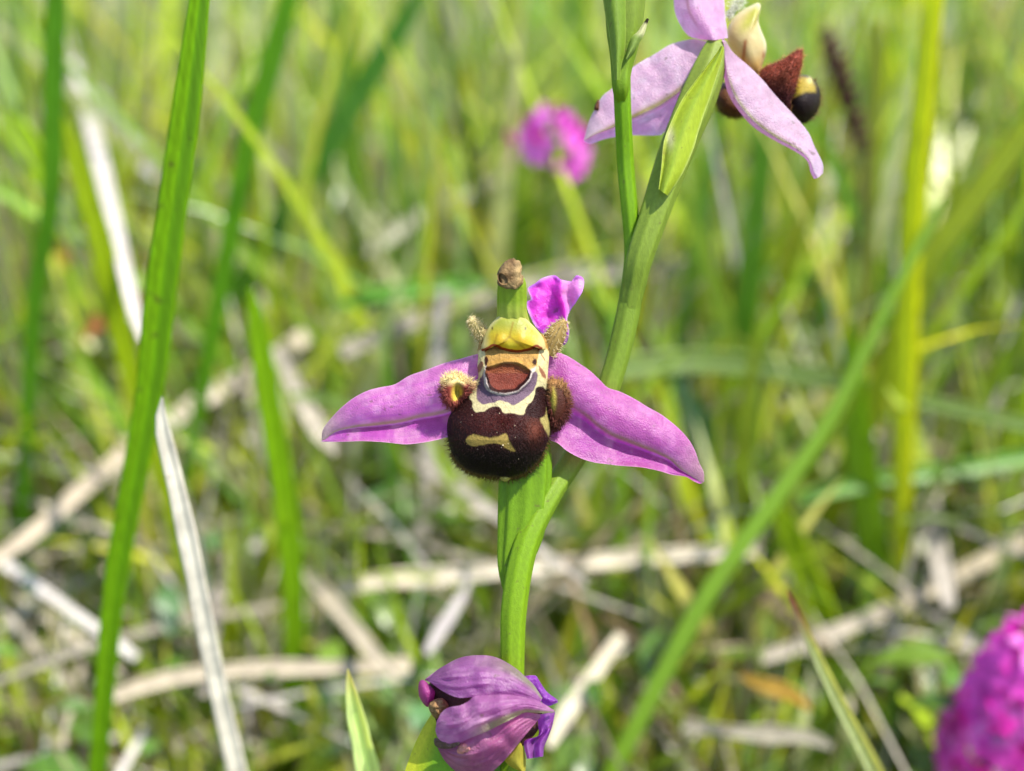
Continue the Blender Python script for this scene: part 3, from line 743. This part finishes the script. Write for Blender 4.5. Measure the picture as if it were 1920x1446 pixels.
V, F, cc = hairs(hp, hd, .02+.03*r.rand(len(hp)), .0026, np.tile(srgb((222,208,160))*.85, (len(hp), 1)), r)
mk('petal_hair', V, F, M_hair, fl, cc, kind='stuff')
# hairy side lobes of the lip
def lobe(pts, ctr, hfun, cfun, hcol, nh, L, wbase):
    X, Y, W, R, F = blob(Z1(pts), Z1([ctr])[0], hfun, 80, 24, .2)
    V = P(X, Y, W)
    mk('side_lobe', V.reshape(-1, 3), F, M_lip, fl, cfun(X, Y, R).reshape(-1, 3)*.75)
    sel = (R > .62); Vv = V[sel]; Xs = X[sel]; Ys = Y[sel]; Rs = R[sel]
    k = r.choice(len(Vv), nh); c0 = np.array(Z1([ctr])[0])
    out_ = ((Xs[k]-c0[0])/S)[:, None]*RT-((Ys[k]-c0[1])/S)[:, None]*UP-.12*(1-Rs[k])[:, None]*FW
    out_ = out_/np.linalg.norm(out_, axis=1)[:, None]+r.randn(nh, 3)*.3-.25*FW
    return Vv[k], out_, hcol(Xs[k], Ys[k]), L*(.6+.8*r.rand(nh))
lc = np.array(Z1([(185,850)])[0])
A = lobe([(85,830),(95,780),(130,745),(180,740),(230,765),(280,790),(300,805),(255,855),(210,900),(165,950),(130,940),(100,900)], (180,835),
         lambda X, Y, R: .1+.16*np.sqrt(np.maximum(0, 1-R**3))-.13*np.exp(-((X-858)/8)**2-((Y-736)/14)**2),
         lambda X, Y, R: blend(blend(blend(np.tile(srgb((120,48,40)), X.shape+(1,)), srgb((215,195,130)), sstep(728, 712, Y)), srgb((90,25,28)), sstep(868, 880, X)), srgb((200,178,70)), np.exp(-(((X-857)/10)**2+((Y-738)/18)**2)**2)),
         lambda X, Y: blend(np.tile(srgb((165,82,72)), (len(X), 1)), srgb((232,218,160)), sstep(735, 712, Y)), 950, .036, .1)
B = lobe([(735,785),(770,772),(820,790),(855,850),(868,930),(850,1000),(815,1055),(770,1085),(745,1060),(735,980),(728,880)], (790,920),
         lambda X, Y, R: .02+.15*np.sqrt(np.maximum(0, 1-R**2.5)),
         lambda X, Y, R: blend(blend(np.tile(srgb((62,28,18)), X.shape+(1,)), srgb((165,150,62)), np.exp(-(((X-1034)/9)**2+((Y-748)/24)**2)**2)), srgb((150,110,65)), sstep(735, 712, Y)*.8),
         lambda X, Y: blend(np.tile(srgb((110,55,45)), (len(X), 1)), srgb((170,130,80)), sstep(765, 720, Y)), 1100, .036, .05)
V, F, cc = hairs(np.vstack([A[0], B[0]]), np.vstack([A[1], B[1]]), np.r_[A[3], B[3]], .0028, np.vstack([A[2], B[2]])*.85, r)
mk('lobe_hair', V, F, M_hair, fl, cc, kind='stuff')

# ---- upper flower, seen from behind
W0 = -.42
fu = empty('flower', P(np.array(1345.), np.array(80.), W0), orchid, label='pale pink flower turned away, seen from behind at the top')
V, F, s, th, kk = tube([(1163,680,8,-.42),(1174,610,30,-.37),(1187,540,42,-.31),(1200,480,49,-.25),(1229,394,54,-.26),(1262,297,62,-.32),(1299,205,68,-.37),(1325,140,62,-.4),(1338,100,48,-.42),(1344,78,34,-.42)], 80, 40, .1, 7, .9)
mk('ovary', V, F, M_stem, fu, stemcol((133,162,48), (145,165,65), s, kk))
# bract lying on the ovary
bt = Z4([(620,1420),(640,1250),(660,1060),(720,900),(800,740),(900,600),(1000,470),(1060,390),(1085,345)])
bb = Z4([(690,1470),(800,1300),(880,1120),(915,1000),(960,860),(1010,720),(1060,560),(1100,430),(1112,350)])
X, Y, W, s, t, F = lamina([bt, bb], 70, 24, lambda X, Y, s, t: -.1+.09*np.sin(np.pi*t)-.2*s*0-.02+.05*np.exp(-((t-.0)/.06)**2))
c = np.tile(srgb((165,185,50)), X.shape+(1,)); c = blend(c, srgb((190,205,110)), np.maximum(1-sstep(0, .06, t), sstep(.93, 1, t)))
c = blend(c, srgb((130,160,45)), .6*np.exp(-((t-.45)/.1)**2)); c = blend(c, srgb((225,215,180)), .7*np.exp(-((X-1257)/7)**2-((Y-258)/20)**2))
c = blend(c, srgb((110,75,40)), .7*np.exp(-((X-1245)/5)**2-((Y-290)/22)**2)*vnoise(X, Y, 4, 6))
mk('bract', P(X, Y, W).reshape(-1, 3), F, M_stem, fu, c.reshape(-1, 3)*.72)
PB, PD, PP, PK, PT = (240,195,228), (232,165,218), (245,220,245), (160,150,75), (225,205,205)
top = Z4([(1010,320),(960,308),(870,295),(720,330),(600,400),(420,510),(275,660),(200,720),(130,840),(95,920),(60,1045)])
mid = Z4([(1010,400),(930,540),(800,665),(650,775),(520,840),(420,888),(270,958),(160,1000),(60,1052)])
bot = Z4([(1010,480),(900,700),(760,860),(660,992),(600,1016),(420,1016),(280,1030),(180,1055),(110,1080),(60,1060)])
X, Y, W, s, t, F = lamina([top, mid, bot], 90, 48, lambda X, Y, s, t: W0-.14+.14*np.sin(np.pi*t)*(1-s*.6)+.05*np.exp(-((t-.5)/.05)**2)-.1*s+.02*vnoise(X, Y, 20, 6))
mk('sepal', P(X, Y, W).reshape(-1, 3), F, M_petal, fu, sepal_colour(X, Y, s, t, PB, PD, PP, PK, PT, gain=.6))
top = Z4([(1095,290),(1118,300),(1180,395),(1300,500),(1400,600),(1500,720),(1640,870),(1740,990),(1790,1100),(1850,1225),(1852,1300)])
mid = Z4([(1095,310),(1108,330),(1130,520),(1180,700),(1270,840),(1380,950),(1530,1050),(1680,1130),(1750,1200),(1790,1290),(1815,1335)])
bot = Z4([(1095,320),(1104,340),(1108,560),(1150,720),(1250,868),(1350,968),(1500,1060),(1650,1140),(1735,1210),(1760,1295),(1785,1342)])
X, Y, W, s, t, F = lamina([top, mid, bot], 100, 48, lambda X, Y, s, t: W0-.1+.16*np.sin(np.pi*np.clip(t, 0, 1))*(1-.5*s)+.1*s+.02*vnoise(X, Y, 20, 7))
tt = np.where(t < .5, t, t)
mk('sepal', P(X, Y, W).reshape(-1, 3), F, M_petal, fu, sepal_colour(X, Y, s, t, PB, PP, PP, (170,165,100), PP, gain=.5))
top = Z4([(950,300),(850,272),(790,200),(745,100),(733,0),(728,-120),(760,-260),(840,-380)])
mid = Z4([(1040,302),(990,200),(920,80),(900,0),(880,-120),(870,-260),(850,-380)])
bot = Z4([(1140,285),(1130,200),(1118,120),(1112,0),(1090,-120),(1000,-280),(860,-380)])
X, Y, W, s, t, F = lamina([top, mid, bot], 70, 40, lambda X, Y, s, t: W0-.08+.16*np.sin(np.pi*t)-.2*s+.02*vnoise(X, Y, 20, 12))
mk('sepal', P(X, Y, W).reshape(-1, 3), F, M_petal, fu, sepal_colour(X, Y, s, t, PB, PD, PP, (200,150,165), PT, .32, .56))
# hood seen from the side
X, Y, W, R, F = blob(Z4([(1130,300),(1150,180),(1230,90),(1340,30),(1375,25),(1385,60),(1368,150),(1390,230),(1425,320),(1425,400),(1395,500),(1370,560),(1300,560),(1200,430)]), Z4([(1290,280)])[0],
                     lambda X, Y, R: W0-.34+.2*np.sqrt(np.maximum(0, 1-R**2)), 90, 30, .2)
c = np.tile(srgb((228,208,150)), X.shape+(1,)); c = blend(c, srgb((190,190,80)), np.exp(-((X-Y*-.55-1427)/14)**2)*sstep(75, 40, Y)); c = blend(c, srgb((245,240,200)), sstep(.75, 1, R)*.8)
c = blend(c, srgb((165,85,40)), .85*np.exp(-((X-1396+(Y-90)*.12)/4)**2)*sstep(70, 80, Y)); c = blend(c, srgb((165,85,40)), .8*np.exp(-((X-1432)/4)**2-((Y-104)/8)**2)); c = blend(c, srgb((220,170,80)), sstep(95, 125, Y)*.7)
mk('hood', P(X, Y, W).reshape(-1, 3), F, M_hood, fu, c.reshape(-1, 3)*.55)
# pale hairy petal behind the hood
V, F, s, th, kk = tube([(1366,30,8,-.75),(1376,14,12,-.75),(1388,0,12,-.75),(1396,-14,10,-.75)], 16, 12, .1, 4, .5)
mk('petal', V, F, M_hood, fu, srgb((205,210,170))*.6)
k = r.choice(len(V), 320); dd = V[k]-V.mean(0); hv = [hairs(V[k], dd/np.linalg.norm(dd, axis=1)[:, None]+r.randn(320, 3)*.6, .03+.05*r.rand(320), .003, np.tile(srgb((235,240,225))*.9, (320, 1)), r)]
# dark lip: bulb, hairy cone and the hidden lower edge
X, Y, W, R, F = blob(Z4([(1600,640),(1640,585),(1690,562),(1750,570),(1800,620),(1832,690),(1832,780),(1800,860),(1740,915),(1690,925),(1600,870),(1560,780)]), Z4([(1700,745)])[0],
                     lambda X, Y, R: W0-.4+.3*np.sqrt(np.maximum(0, 1-R**2)), 90, 34, .3)
c = np.tile(srgb((30,14,12)), X.shape+(1,))
yel = sdf(Z4([(1600,640),(1650,590),(1700,575),(1760,600),(1795,650),(1795,690),(1720,690),(1640,725),(1600,740)]), X, Y)
c = blend(c, srgb((165,142,45)), sstep(5, -4, yel)); c = blend(c, srgb((235,225,150)), .6*np.exp(-((X-1519)/7)**2-((Y-150)/7)**2))
mk('lip', P(X, Y, W).reshape(-1, 3), F, M_lip, fu, c.reshape(-1, 3)*.5, label='dark bulging lip with a yellow cap')
hb = P(X, Y, W)[(R > .9) & (Y > 150)]; k = r.choice(len(hb), 260); cc0 = P(np.array(1505.), np.array(186.), W0-.4); dd = hb[k]-cc0
hv.append(hairs(hb[k], dd/np.linalg.norm(dd, axis=1)[:, None]+r.randn(260, 3)*.3, .02+.03*r.rand(260), .0026, np.tile(srgb((150,125,70))*.7, (260, 1)), r))
X, Y, W, R, F = blob(Z4([(1370,560),(1420,500),(1540,450),(1640,385),(1690,368),(1702,400),(1690,500),(1665,600),(1650,680),(1620,760),(1600,830),(1480,760),(1400,660)]), Z4([(1560,580)])[0],
                     lambda X, Y, R: W0-.22+.18*np.sqrt(np.maximum(0, 1-R**2)), 90, 34, .2)
c = np.tile(srgb((120,52,36)), X.shape+(1,)); c = blend(c, srgb((58,20,22)), sstep(145, 185, Y)); c = c*(.7+.6*vnoise(X, Y, 4, 15))[..., None]  # darker lower part: shade under the cone painted into the colour
coneV = P(X, Y, W)
mk('side_lobe', coneV.reshape(-1, 3), F, M_lip, fu, c.reshape(-1, 3)*.75, label='reddish brown hairy cone')
k = r.choice(34*90, 1500); ctr = P(np.array(1460.), np.array(150.), W0-.5); pv = coneV.reshape(-1, 3)[k]; dd = pv-ctr
pxk = X.ravel()[k]; pyk = Y.ravel()[k]
hc = blend(np.tile(srgb((150,78,55)), (1500, 1)), srgb((80,30,28)), sstep(140, 185, pyk)); hc = blend(hc, srgb((205,165,105)), sstep(.9, .98, R.ravel()[k]))  # hairs darken downwards with the cone's painted shade
hv.append(hairs(pv, dd/np.linalg.norm(dd, axis=1)[:, None]+r.randn(1500, 3)*.5, .025+.03*r.rand(1500), .0026, hc*.85, r))
X, Y, W, R, F = blob(Z4([(1040,700),(1100,620),(1200,640),(1280,760),(1260,860),(1220,884),(1150,880),(1090,850),(1060,800)]), Z4([(1160,760)])[0],
                     lambda X, Y, R: W0-.5+.2*np.sqrt(np.maximum(0, 1-R**2)), 60, 20, .2)
lv = P(X, Y, W); mk('lip_margin', lv.reshape(-1, 3), F, M_lip, fu, srgb((75,48,22))*.75)
hb = lv[(R > .88) & (Y > 190)]; k = r.choice(len(hb), 240); cc0 = lv[0, 0]; dd = hb[k]-cc0
hv.append(hairs(hb[k], dd/np.linalg.norm(dd, axis=1)[:, None]+r.randn(240, 3)*.3, .02+.025*r.rand(240), .0026, np.tile(srgb((165,150,60))*.7, (240, 1)), r))
V, F, cc = joinm(hv); mk('flower_hair', V, F, M_hair, fu, cc, kind='stuff')
# brown nick on the left sepal
X, Y, W, R, F = blob(Z4([(165,745),(175,760),(172,825),(150,830),(135,825),(140,790)]), Z4([(156,795)])[0], lambda X, Y, R: W0-.18+.03*np.sqrt(np.maximum(0, 1-R**2)), 24, 6, .03)
mk('withered_edge', P(X, Y, W).reshape(-1, 3), F, M_dry, fu, srgb((95,55,30))*.6)

# ---- bud at the top of the stem
bd = empty('flower_bud', P(np.array(1166.), np.array(60.), 0), orchid, label='green bud wrapped in bracts at the top of the stem')
V, F, s, th, kk = tube([(1165,200,16,-.1),(1164,165,30,.0),(1165,130,37,.0),(1168,100,48,.0),(1170,60,62,.0),(1172,10,70,.0),(1176,-60,72,.0),(1180,-140,58,.0),(1184,-200,20,.0)], 40, 36, .1, 6, .85)
mk('bud', V, F, M_stem, bd, stemcol((125,168,18), (130,155,45), np.clip(s*2.5,0,1), kk))
X, Y, W, s, t, F = lamina([[(1152,150),(1147,110),(1141,60),(1132,10),(1126,-60),(1132,-160)], [(1162,150),(1166,120),(1172,90),(1174,40),(1172,-20),(1150,-160)]], 40, 14, lambda X, Y, s, t: .1+.08*np.sin(np.pi*t)+.04*s)
c = np.tile(srgb((120,150,45)), X.shape+(1,)); c = blend(c, srgb((150,175,75)), np.maximum(1-sstep(0, .08, t), sstep(.92, 1, t)))
mk('bract', P(X, Y, W).reshape(-1, 3), F, M_stem, bd, c.reshape(-1, 3)*.65)
X, Y, W, s, t, F = lamina([[(1172,110),(1178,90),(1184,70),(1195,60),(1203,48),(1213,34)], [(1176,112),(1190,94),(1203,74),(1209,62),(1213,48),(1217,36)]], 40, 10, lambda X, Y, s, t: .1+.04*np.sin(np.pi*t)+.02*s)
c = np.tile(srgb((135,160,75)), X.shape+(1,)); c = blend(c, srgb((215,215,165)), sstep(.5, .7, s)); c = blend(c, srgb((45,32,22)), sstep(.86, .92, s))
mk('bract', P(X, Y, W).reshape(-1, 3), F, M_stem, bd, c.reshape(-1, 3)*.7, label='small bract with a blackened tip')

# ---- withered flower at the foot of the picture
fw = empty('withered_flower', P(np.array(915.), np.array(1340.), .2), orchid, label='withered purple flower with closed crumpled petals')
def bul(X, Y): return .5*np.sqrt(np.maximum(0, 1-((X-917)/140)**2-((Y-1345)/122)**2))
def wcol(X, Y, s, t, base, pale, keel=None, kt=None, edge=(200,160,215)):
    c = np.tile(srgb(base), X.shape+(1,))
    c = blend(c, srgb(pale), .55*sstep(.4, .8, vnoise(X, Y, 18, 31)*.6+vnoise(X, Y, 6, 32)*.4))
    for k in (.25, .4, .62, .78): c = blend(c, srgb(base)*.6, .3*np.exp(-((t-k-.03*np.sin(s*7))/.02)**2))
    if keel is not None: c = blend(c, srgb(keel), kt(s, t))
    return c.reshape(-1, 3)*.72
X, Y, W, R, F = blob(Z5([(240,570),(370,370),(650,280),(1000,290),(1270,450),(1480,650),(1480,960),(1260,1200),(1000,1360),(700,1420),(450,1250),(350,930)]), (910, 1345), lambda X, Y, R: bul(X, Y)-.2, 60, 20, .2)
mk('flower_core', P(X, Y, W).reshape(-1, 3), F, M_dry, fw, srgb((75,48,38))*.6)
crm = lambda a, b: (lambda X, Y, s, t: bul(X, Y)+a+b*np.sin(np.pi*t)*np.minimum(1, s*4)*np.minimum(1, (1-s)*4)+.05*(vnoise(X, Y, 20, 33)-.5)+.026*(vnoise(s*60+99, t*130+99+8*np.sin(s*5), 12, 34)-.5)*np.minimum(1, s*3))
# lower sepal
X, Y, W, s, t, F = lamina([Z5([(1490,820),(1300,805),(1100,905),(900,1005),(700,1085),(560,1140),(430,1130),(340,1080)]), Z5([(1490,850),(1290,1090),(1150,1260),(1020,1400),(880,1500),(650,1500),(450,1350),(320,1120)])], 60, 40, crm(-.03, .06))
mk('sepal', P(X, Y, W).reshape(-1, 3), F, M_petal, fw, wcol(X, Y, s, t, (180,100,150), (205,145,170)))
# upper sepal
X, Y, W, s, t, F = lamina([Z5([(1510,640),(1420,500),(1340,420),(1200,300),(1000,192),(800,168),(600,198),(400,300),(300,370),(215,435)]), Z5([(1490,690),(1380,650),(1200,622),(1000,618),(800,628),(600,638),(480,600),(380,545),(290,480),(215,440)])], 70, 44, crm(.0, .07))
mk('sepal', P(X, Y, W).reshape(-1, 3), F, M_petal, fw, wcol(X, Y, s, t, (165,98,162), (200,150,190), (150,150,120), lambda s, t: .95*np.exp(-((t-.12)/.2)**2)*sstep(.7, .15, s)))
# middle sepal with the green keel
X, Y, W, s, t, F = lamina([Z5([(1640,775),(1500,690),(1350,640),(1200,608),(1000,606),(860,612),(760,622),(690,680),(600,722),(480,745),(400,800),(345,900)]), Z5([(1640,800),(1500,805),(1380,800),(1300,808),(1100,908),(900,1008),(700,1090),(560,1145),(430,1130),(360,1080),(330,1000)])], 80, 50, crm(.05, .07))
mk('sepal', P(X, Y, W).reshape(-1, 3), F, M_petal, fw, wcol(X, Y, s, t, (172,105,162), (215,165,200), (150,158,105), lambda s, t: .9*sstep(.62, .86, t)*sstep(.78, .45, s)))
# right side pieces
X, Y, W, s, t, F = lamina([Z5([(1310,400),(1380,390),(1440,395),(1470,440),(1560,570),(1680,660)]), Z5([(1400,520),(1450,600),(1500,680),(1550,720),(1600,725),(1680,690)])], 40, 24, lambda X, Y, s, t: .2+.05*np.sin(np.pi*t)+.03*vnoise(X, Y, 8, 40))
mk('petal', P(X, Y, W).reshape(-1, 3), F, M_petal, fw, wcol(X, Y, s, t, (150,65,180), (170,150,180)))
X, Y, W, s, t, F = lamina([Z5([(1650,790),(1640,850),(1615,960),(1570,1080),(1530,1180),(1520,1285)]), Z5([(1480,822),(1462,880),(1466,960),(1460,1060),(1310,1120),(1340,1312)])], 40, 30, lambda X, Y, s, t: .2+.06*np.sin(np.pi*t)+.05*np.sin(t*9)*sstep(.2, .5, s))
mk('petal', P(X, Y, W).reshape(-1, 3), F, M_petal, fw, wcol(X, Y, s, t, (155,75,175), (185,130,190)))
X, Y, W, R, F = blob(Z5([(150,470),(200,440),(270,500),(330,580),(300,690),(240,740),(170,660),(145,580)]), Z5([(230,580)])[0], lambda X, Y, R: .06+.16*np.sqrt(np.maximum(0, 1-R**2)), 40, 14, .15)
mk('petal', P(X, Y, W).reshape(-1, 3), F, M_petal, fw, srgb((190,85,160))*.6, label='rolled magenta petal tip')
X, Y, W, R, F = blob(Z5([(280,680),(400,640),(480,720),(460,800),(370,860),(320,860),(260,760)]), Z5([(370,750)])[0], lambda X, Y, R: .18+.12*np.sqrt(np.maximum(0, 1-R**2))+.04*(vnoise(X, Y, 5, 41)-.5), 40, 14, .1)
mk('dried_lip', P(X, Y, W).reshape(-1, 3), F, M_dry, fw, srgb((140,108,70))*.65)
X, Y, W, R, F = blob(Z5([(570,1210),(600,1160),(660,1140),(730,1180),(725,1240),(650,1260),(580,1255)]), Z5([(650,1205)])[0], lambda X, Y, R: bul(X, Y)+.0+.05*np.sqrt(np.maximum(0, 1-R**2))+.03*(vnoise(X, Y, 4, 42)-.5), 40, 12, .1)
mk('dried_tip', P(X, Y, W).reshape(-1, 3), F, M_dry, fw, srgb((205,135,130))*.75)
X, Y, W, R, F = blob(Z5([(330,1080),(430,1120),(540,1130),(600,1120),(590,1160),(480,1200),(370,1190),(320,1150)]), Z5([(460,1155)])[0], lambda X, Y, R: bul(X, Y)+.02+.03*np.sqrt(np.maximum(0, 1-R**2))+.05*(vnoise(X, Y, 4, 43)-.5), 40, 12, .1)
mk('dried_edge', P(X, Y, W).reshape(-1, 3), F, M_dry, fw, srgb((110,85,78))*.6)
X, Y, W, s, t, F = lamina([Z5([(1240,1090),(1180,1200),(1095,1310),(1150,1390),(1290,1470),(1310,1560)]), Z5([(1250,1095),(1290,1170),(1325,1290),(1328,1370),(1322,1460),(1320,1560)])], 30, 14, lambda X, Y, s, t: .26+.05*np.sin(np.pi*t)-.1*s)
mk('bract', P(X, Y, W).reshape(-1, 3), F, M_stem, fw, srgb((175,165,60))*.65)
X, Y, W, s, t, F = lamina([[(815,1330),(790,1370),(768,1420),(750,1480),(735,1560)], [(880,1400),(900,1420),(905,1450),(900,1500),(890,1560)]], 30, 20, lambda X, Y, s, t: -.05+.1*np.sin(np.pi*t))
c = np.tile(srgb((110,160,30)), X.shape+(1,)); c = blend(c, srgb((195,205,60)), 1-sstep(.1, .16, t)); c = blend(c, srgb((195,200,40)), .6*(1-sstep(.15, .35, t)))
mk('bract', P(X, Y, W).reshape(-1, 3), F, M_stem, fw, c.reshape(-1, 3)*.65)
V, F, s, th, kk = tube([(940,1640,60,-.2),(935,1540,70,-.15),(930,1460,70,-.1),(930,1390,60,-.05),(960,1320,40,0)], 30, 30, .1, 7, .8)
mk('ovary', V, F, M_stem, fw, stemcol((105,155,40), (110,155,45), s, kk))

# ------------------------------------------------------------------ pyramidal orchids out of focus
def floret_mesh(name, col, dark):
    parts = []
    def pet(L, Wd, az, el, cc):
        K = 6; s = np.linspace(0, 1, K); pr = np.array([.25, .7, 1, 1, .75, .15])
        d = np.array([math.cos(az)*math.cos(el), math.sin(az)*math.cos(el), math.sin(el)])
        sd = np.array([-math.sin(az), math.cos(az), 0]); nn = np.cross(d, sd)
        p = d*(L*s)[:, None]-nn*(.25*L*s**2)[:, None]
        v = np.stack([p-sd*(Wd*pr*.5)[:, None], p+nn*.02, p+sd*(Wd*pr*.5)[:, None]], 1).reshape(-1, 3)
        parts.append((v, grid_faces(K, 3), cc*np.linspace(.75, 1.1, K).repeat(3)[:, None]))
    # local z points outwards from the spike, local x is up
    for az in (math.pi-.6, math.pi, math.pi+.6): pet(.42, .24, az, .35, srgb(col)*.95)
    for az in (1.35, -1.35): pet(.36, .17, az, .2, srgb(col)*.95)
    for az in (.35, -.35): pet(.26, .16, az, .9, srgb(dark)*.95)
    v, f, c = joinm(parts)
    return make_mesh(name, v, f, M_floret, c)

def pyramid(name, label, ctr, R0, H, foot, n, col, dark, col2, seed, loose=0):
    r = np.random.RandomState(seed)
    ctr = np.asarray(ctr, float); foot = np.asarray(foot, float)
    root = empty(name, foot, label=label, category='orchid', group='pyramidal orchids')
    ax = [foot+(ctr-np.array([0, 0, H*.5])-foot)*u for u in np.linspace(0, 1, 10)] + [ctr+np.array([0, 0, H*v]) for v in (-.2, .1, .4)]
    ax = np.array(ax); th = np.arange(10)/10*2*np.pi
    V = ax[:, None]+.08*np.stack([np.cos(th), np.sin(th), 0*th], -1)[None]*np.linspace(1.1, .7, len(ax))[:, None, None]
    mk('stem', V.reshape(-1, 3), grid_faces(len(ax), 10, True), M_stem, root, srgb((130,165,60))*.6)
    ms = [floret_mesh('floret', col, dark), floret_mesh('floret', col2, dark)]
    for k in range(n):
        u = (k+.5)/n; z = -.5+u
        rad = R0*(1-.75*max(0, u-.25)/.75)*(.75+.35*min(1, u*4))
        a = k*2.39996+r.randn()*.25
        p = ctr+np.array([rad*.62*math.cos(a), rad*.62*math.sin(a), H*z])
        outv = Vector((math.cos(a), math.sin(a), .15+.9*max(0, u-.5)*1.6)).normalized()
        upv = Vector((0, 0, 1)); x = (upv-outv*upv.dot(outv)).normalized(); y = outv.cross(x)
        from mathutils import Matrix
        m = Matrix((x, y, outv)).transposed().to_4x4()
        o = bpy.data.objects.new('floret', ms[int(r.rand() < .4)]); C.objects.link(o); o.parent = root
        s_ = (loose or 1)*(.85+.35*r.rand())*(1-.35*max(0, u-.6)/.4)
        o.matrix_local = Matrix.Translation(Vector(p-foot)) @ m @ Matrix.Rotation(r.randn()*.3, 4, 'Z') @ Matrix.Scale(s_, 4)
    return root
cc = on_y(np.array(1895.), np.array(1318.), 13.2)
pyramid('pyramidal_orchid', 'dense magenta flower spike at the lower right edge', cc, .98, 2.6, (cc[0]+.1, cc[1]+.3, 0), 46, (228,92,205), (212,62,180), (238,140,225), 3, 1.25)
cc = on_y(np.array(1035.), np.array(250.), 21.)
pyramid('pyramidal_orchid', 'small loose pink flower spike behind, between the hood and the upper flower', cc, .95, .9, (cc[0]-.1, cc[1]+.5, 0), 16, (215,95,198), (165,15,125), (225,130,215), 8, .85)

# ------------------------------------------------------------------ seed heads
def seed_spike(px, Y, label, col, seed):
    r = np.random.RandomState(seed); q = smooth(px, 30); pts = on_y(q[:, 0], q[:, 1], Y); wid = width_cm(q[:, 2], pts)
    foot = np.array([pts[0, 0]+1.2, Y+.3, 0]); root = empty('seed_spike', foot, label=label, category='seed head')
    ax = np.vstack([foot*(1-u)+pts[0]*u for u in np.linspace(0, 1, 8, endpoint=False)]+[pts]); th = np.arange(8)/8*2*np.pi
    V = ax[:, None]+.05*np.stack([np.cos(th), np.sin(th), 0*th], -1)[None]
    mk('stalk', V.reshape(-1, 3), grid_faces(len(ax), 8, True), M_straw, root, srgb((110,90,65))*.6)
    s = np.linspace(0, 1, 5); ring = np.arange(6)/6*2*np.pi; pr = np.array([.1, .8, 1, .6, .05])
    v = np.stack([pr[:, None]*np.cos(ring)*.09, pr[:, None]*np.sin(ring)*.09, s[:, None]*.34+0*ring], -1).reshape(-1, 3)
    me = make_mesh('seed', v, grid_faces(5, 6, True), M_dry, srgb(col)*.6)
    from mathutils import Matrix
    for k in range(46):
        u = (k+.5)/46; i = int(u*29); a = k*2.4+r.randn()*.3; p = pts[i]
        d = Vector((math.cos(a), math.sin(a), .9)).normalized()
        o = bpy.data.objects.new('seed', me); C.objects.link(o); o.parent = root
        o.matrix_local = Matrix.Translation(Vector(p-foot)) @ d.to_track_quat('Z', 'Y').to_matrix().to_4x4() @ Matrix.Scale(max(.5, wid[i]/.4), 4)
seed_spike([(1618,290,24),(1598,230,40),(1570,140,42),(1545,60,26)], 21, 'dark brown withered seed spike right of the upper flower lip', (95,65,50), 5)
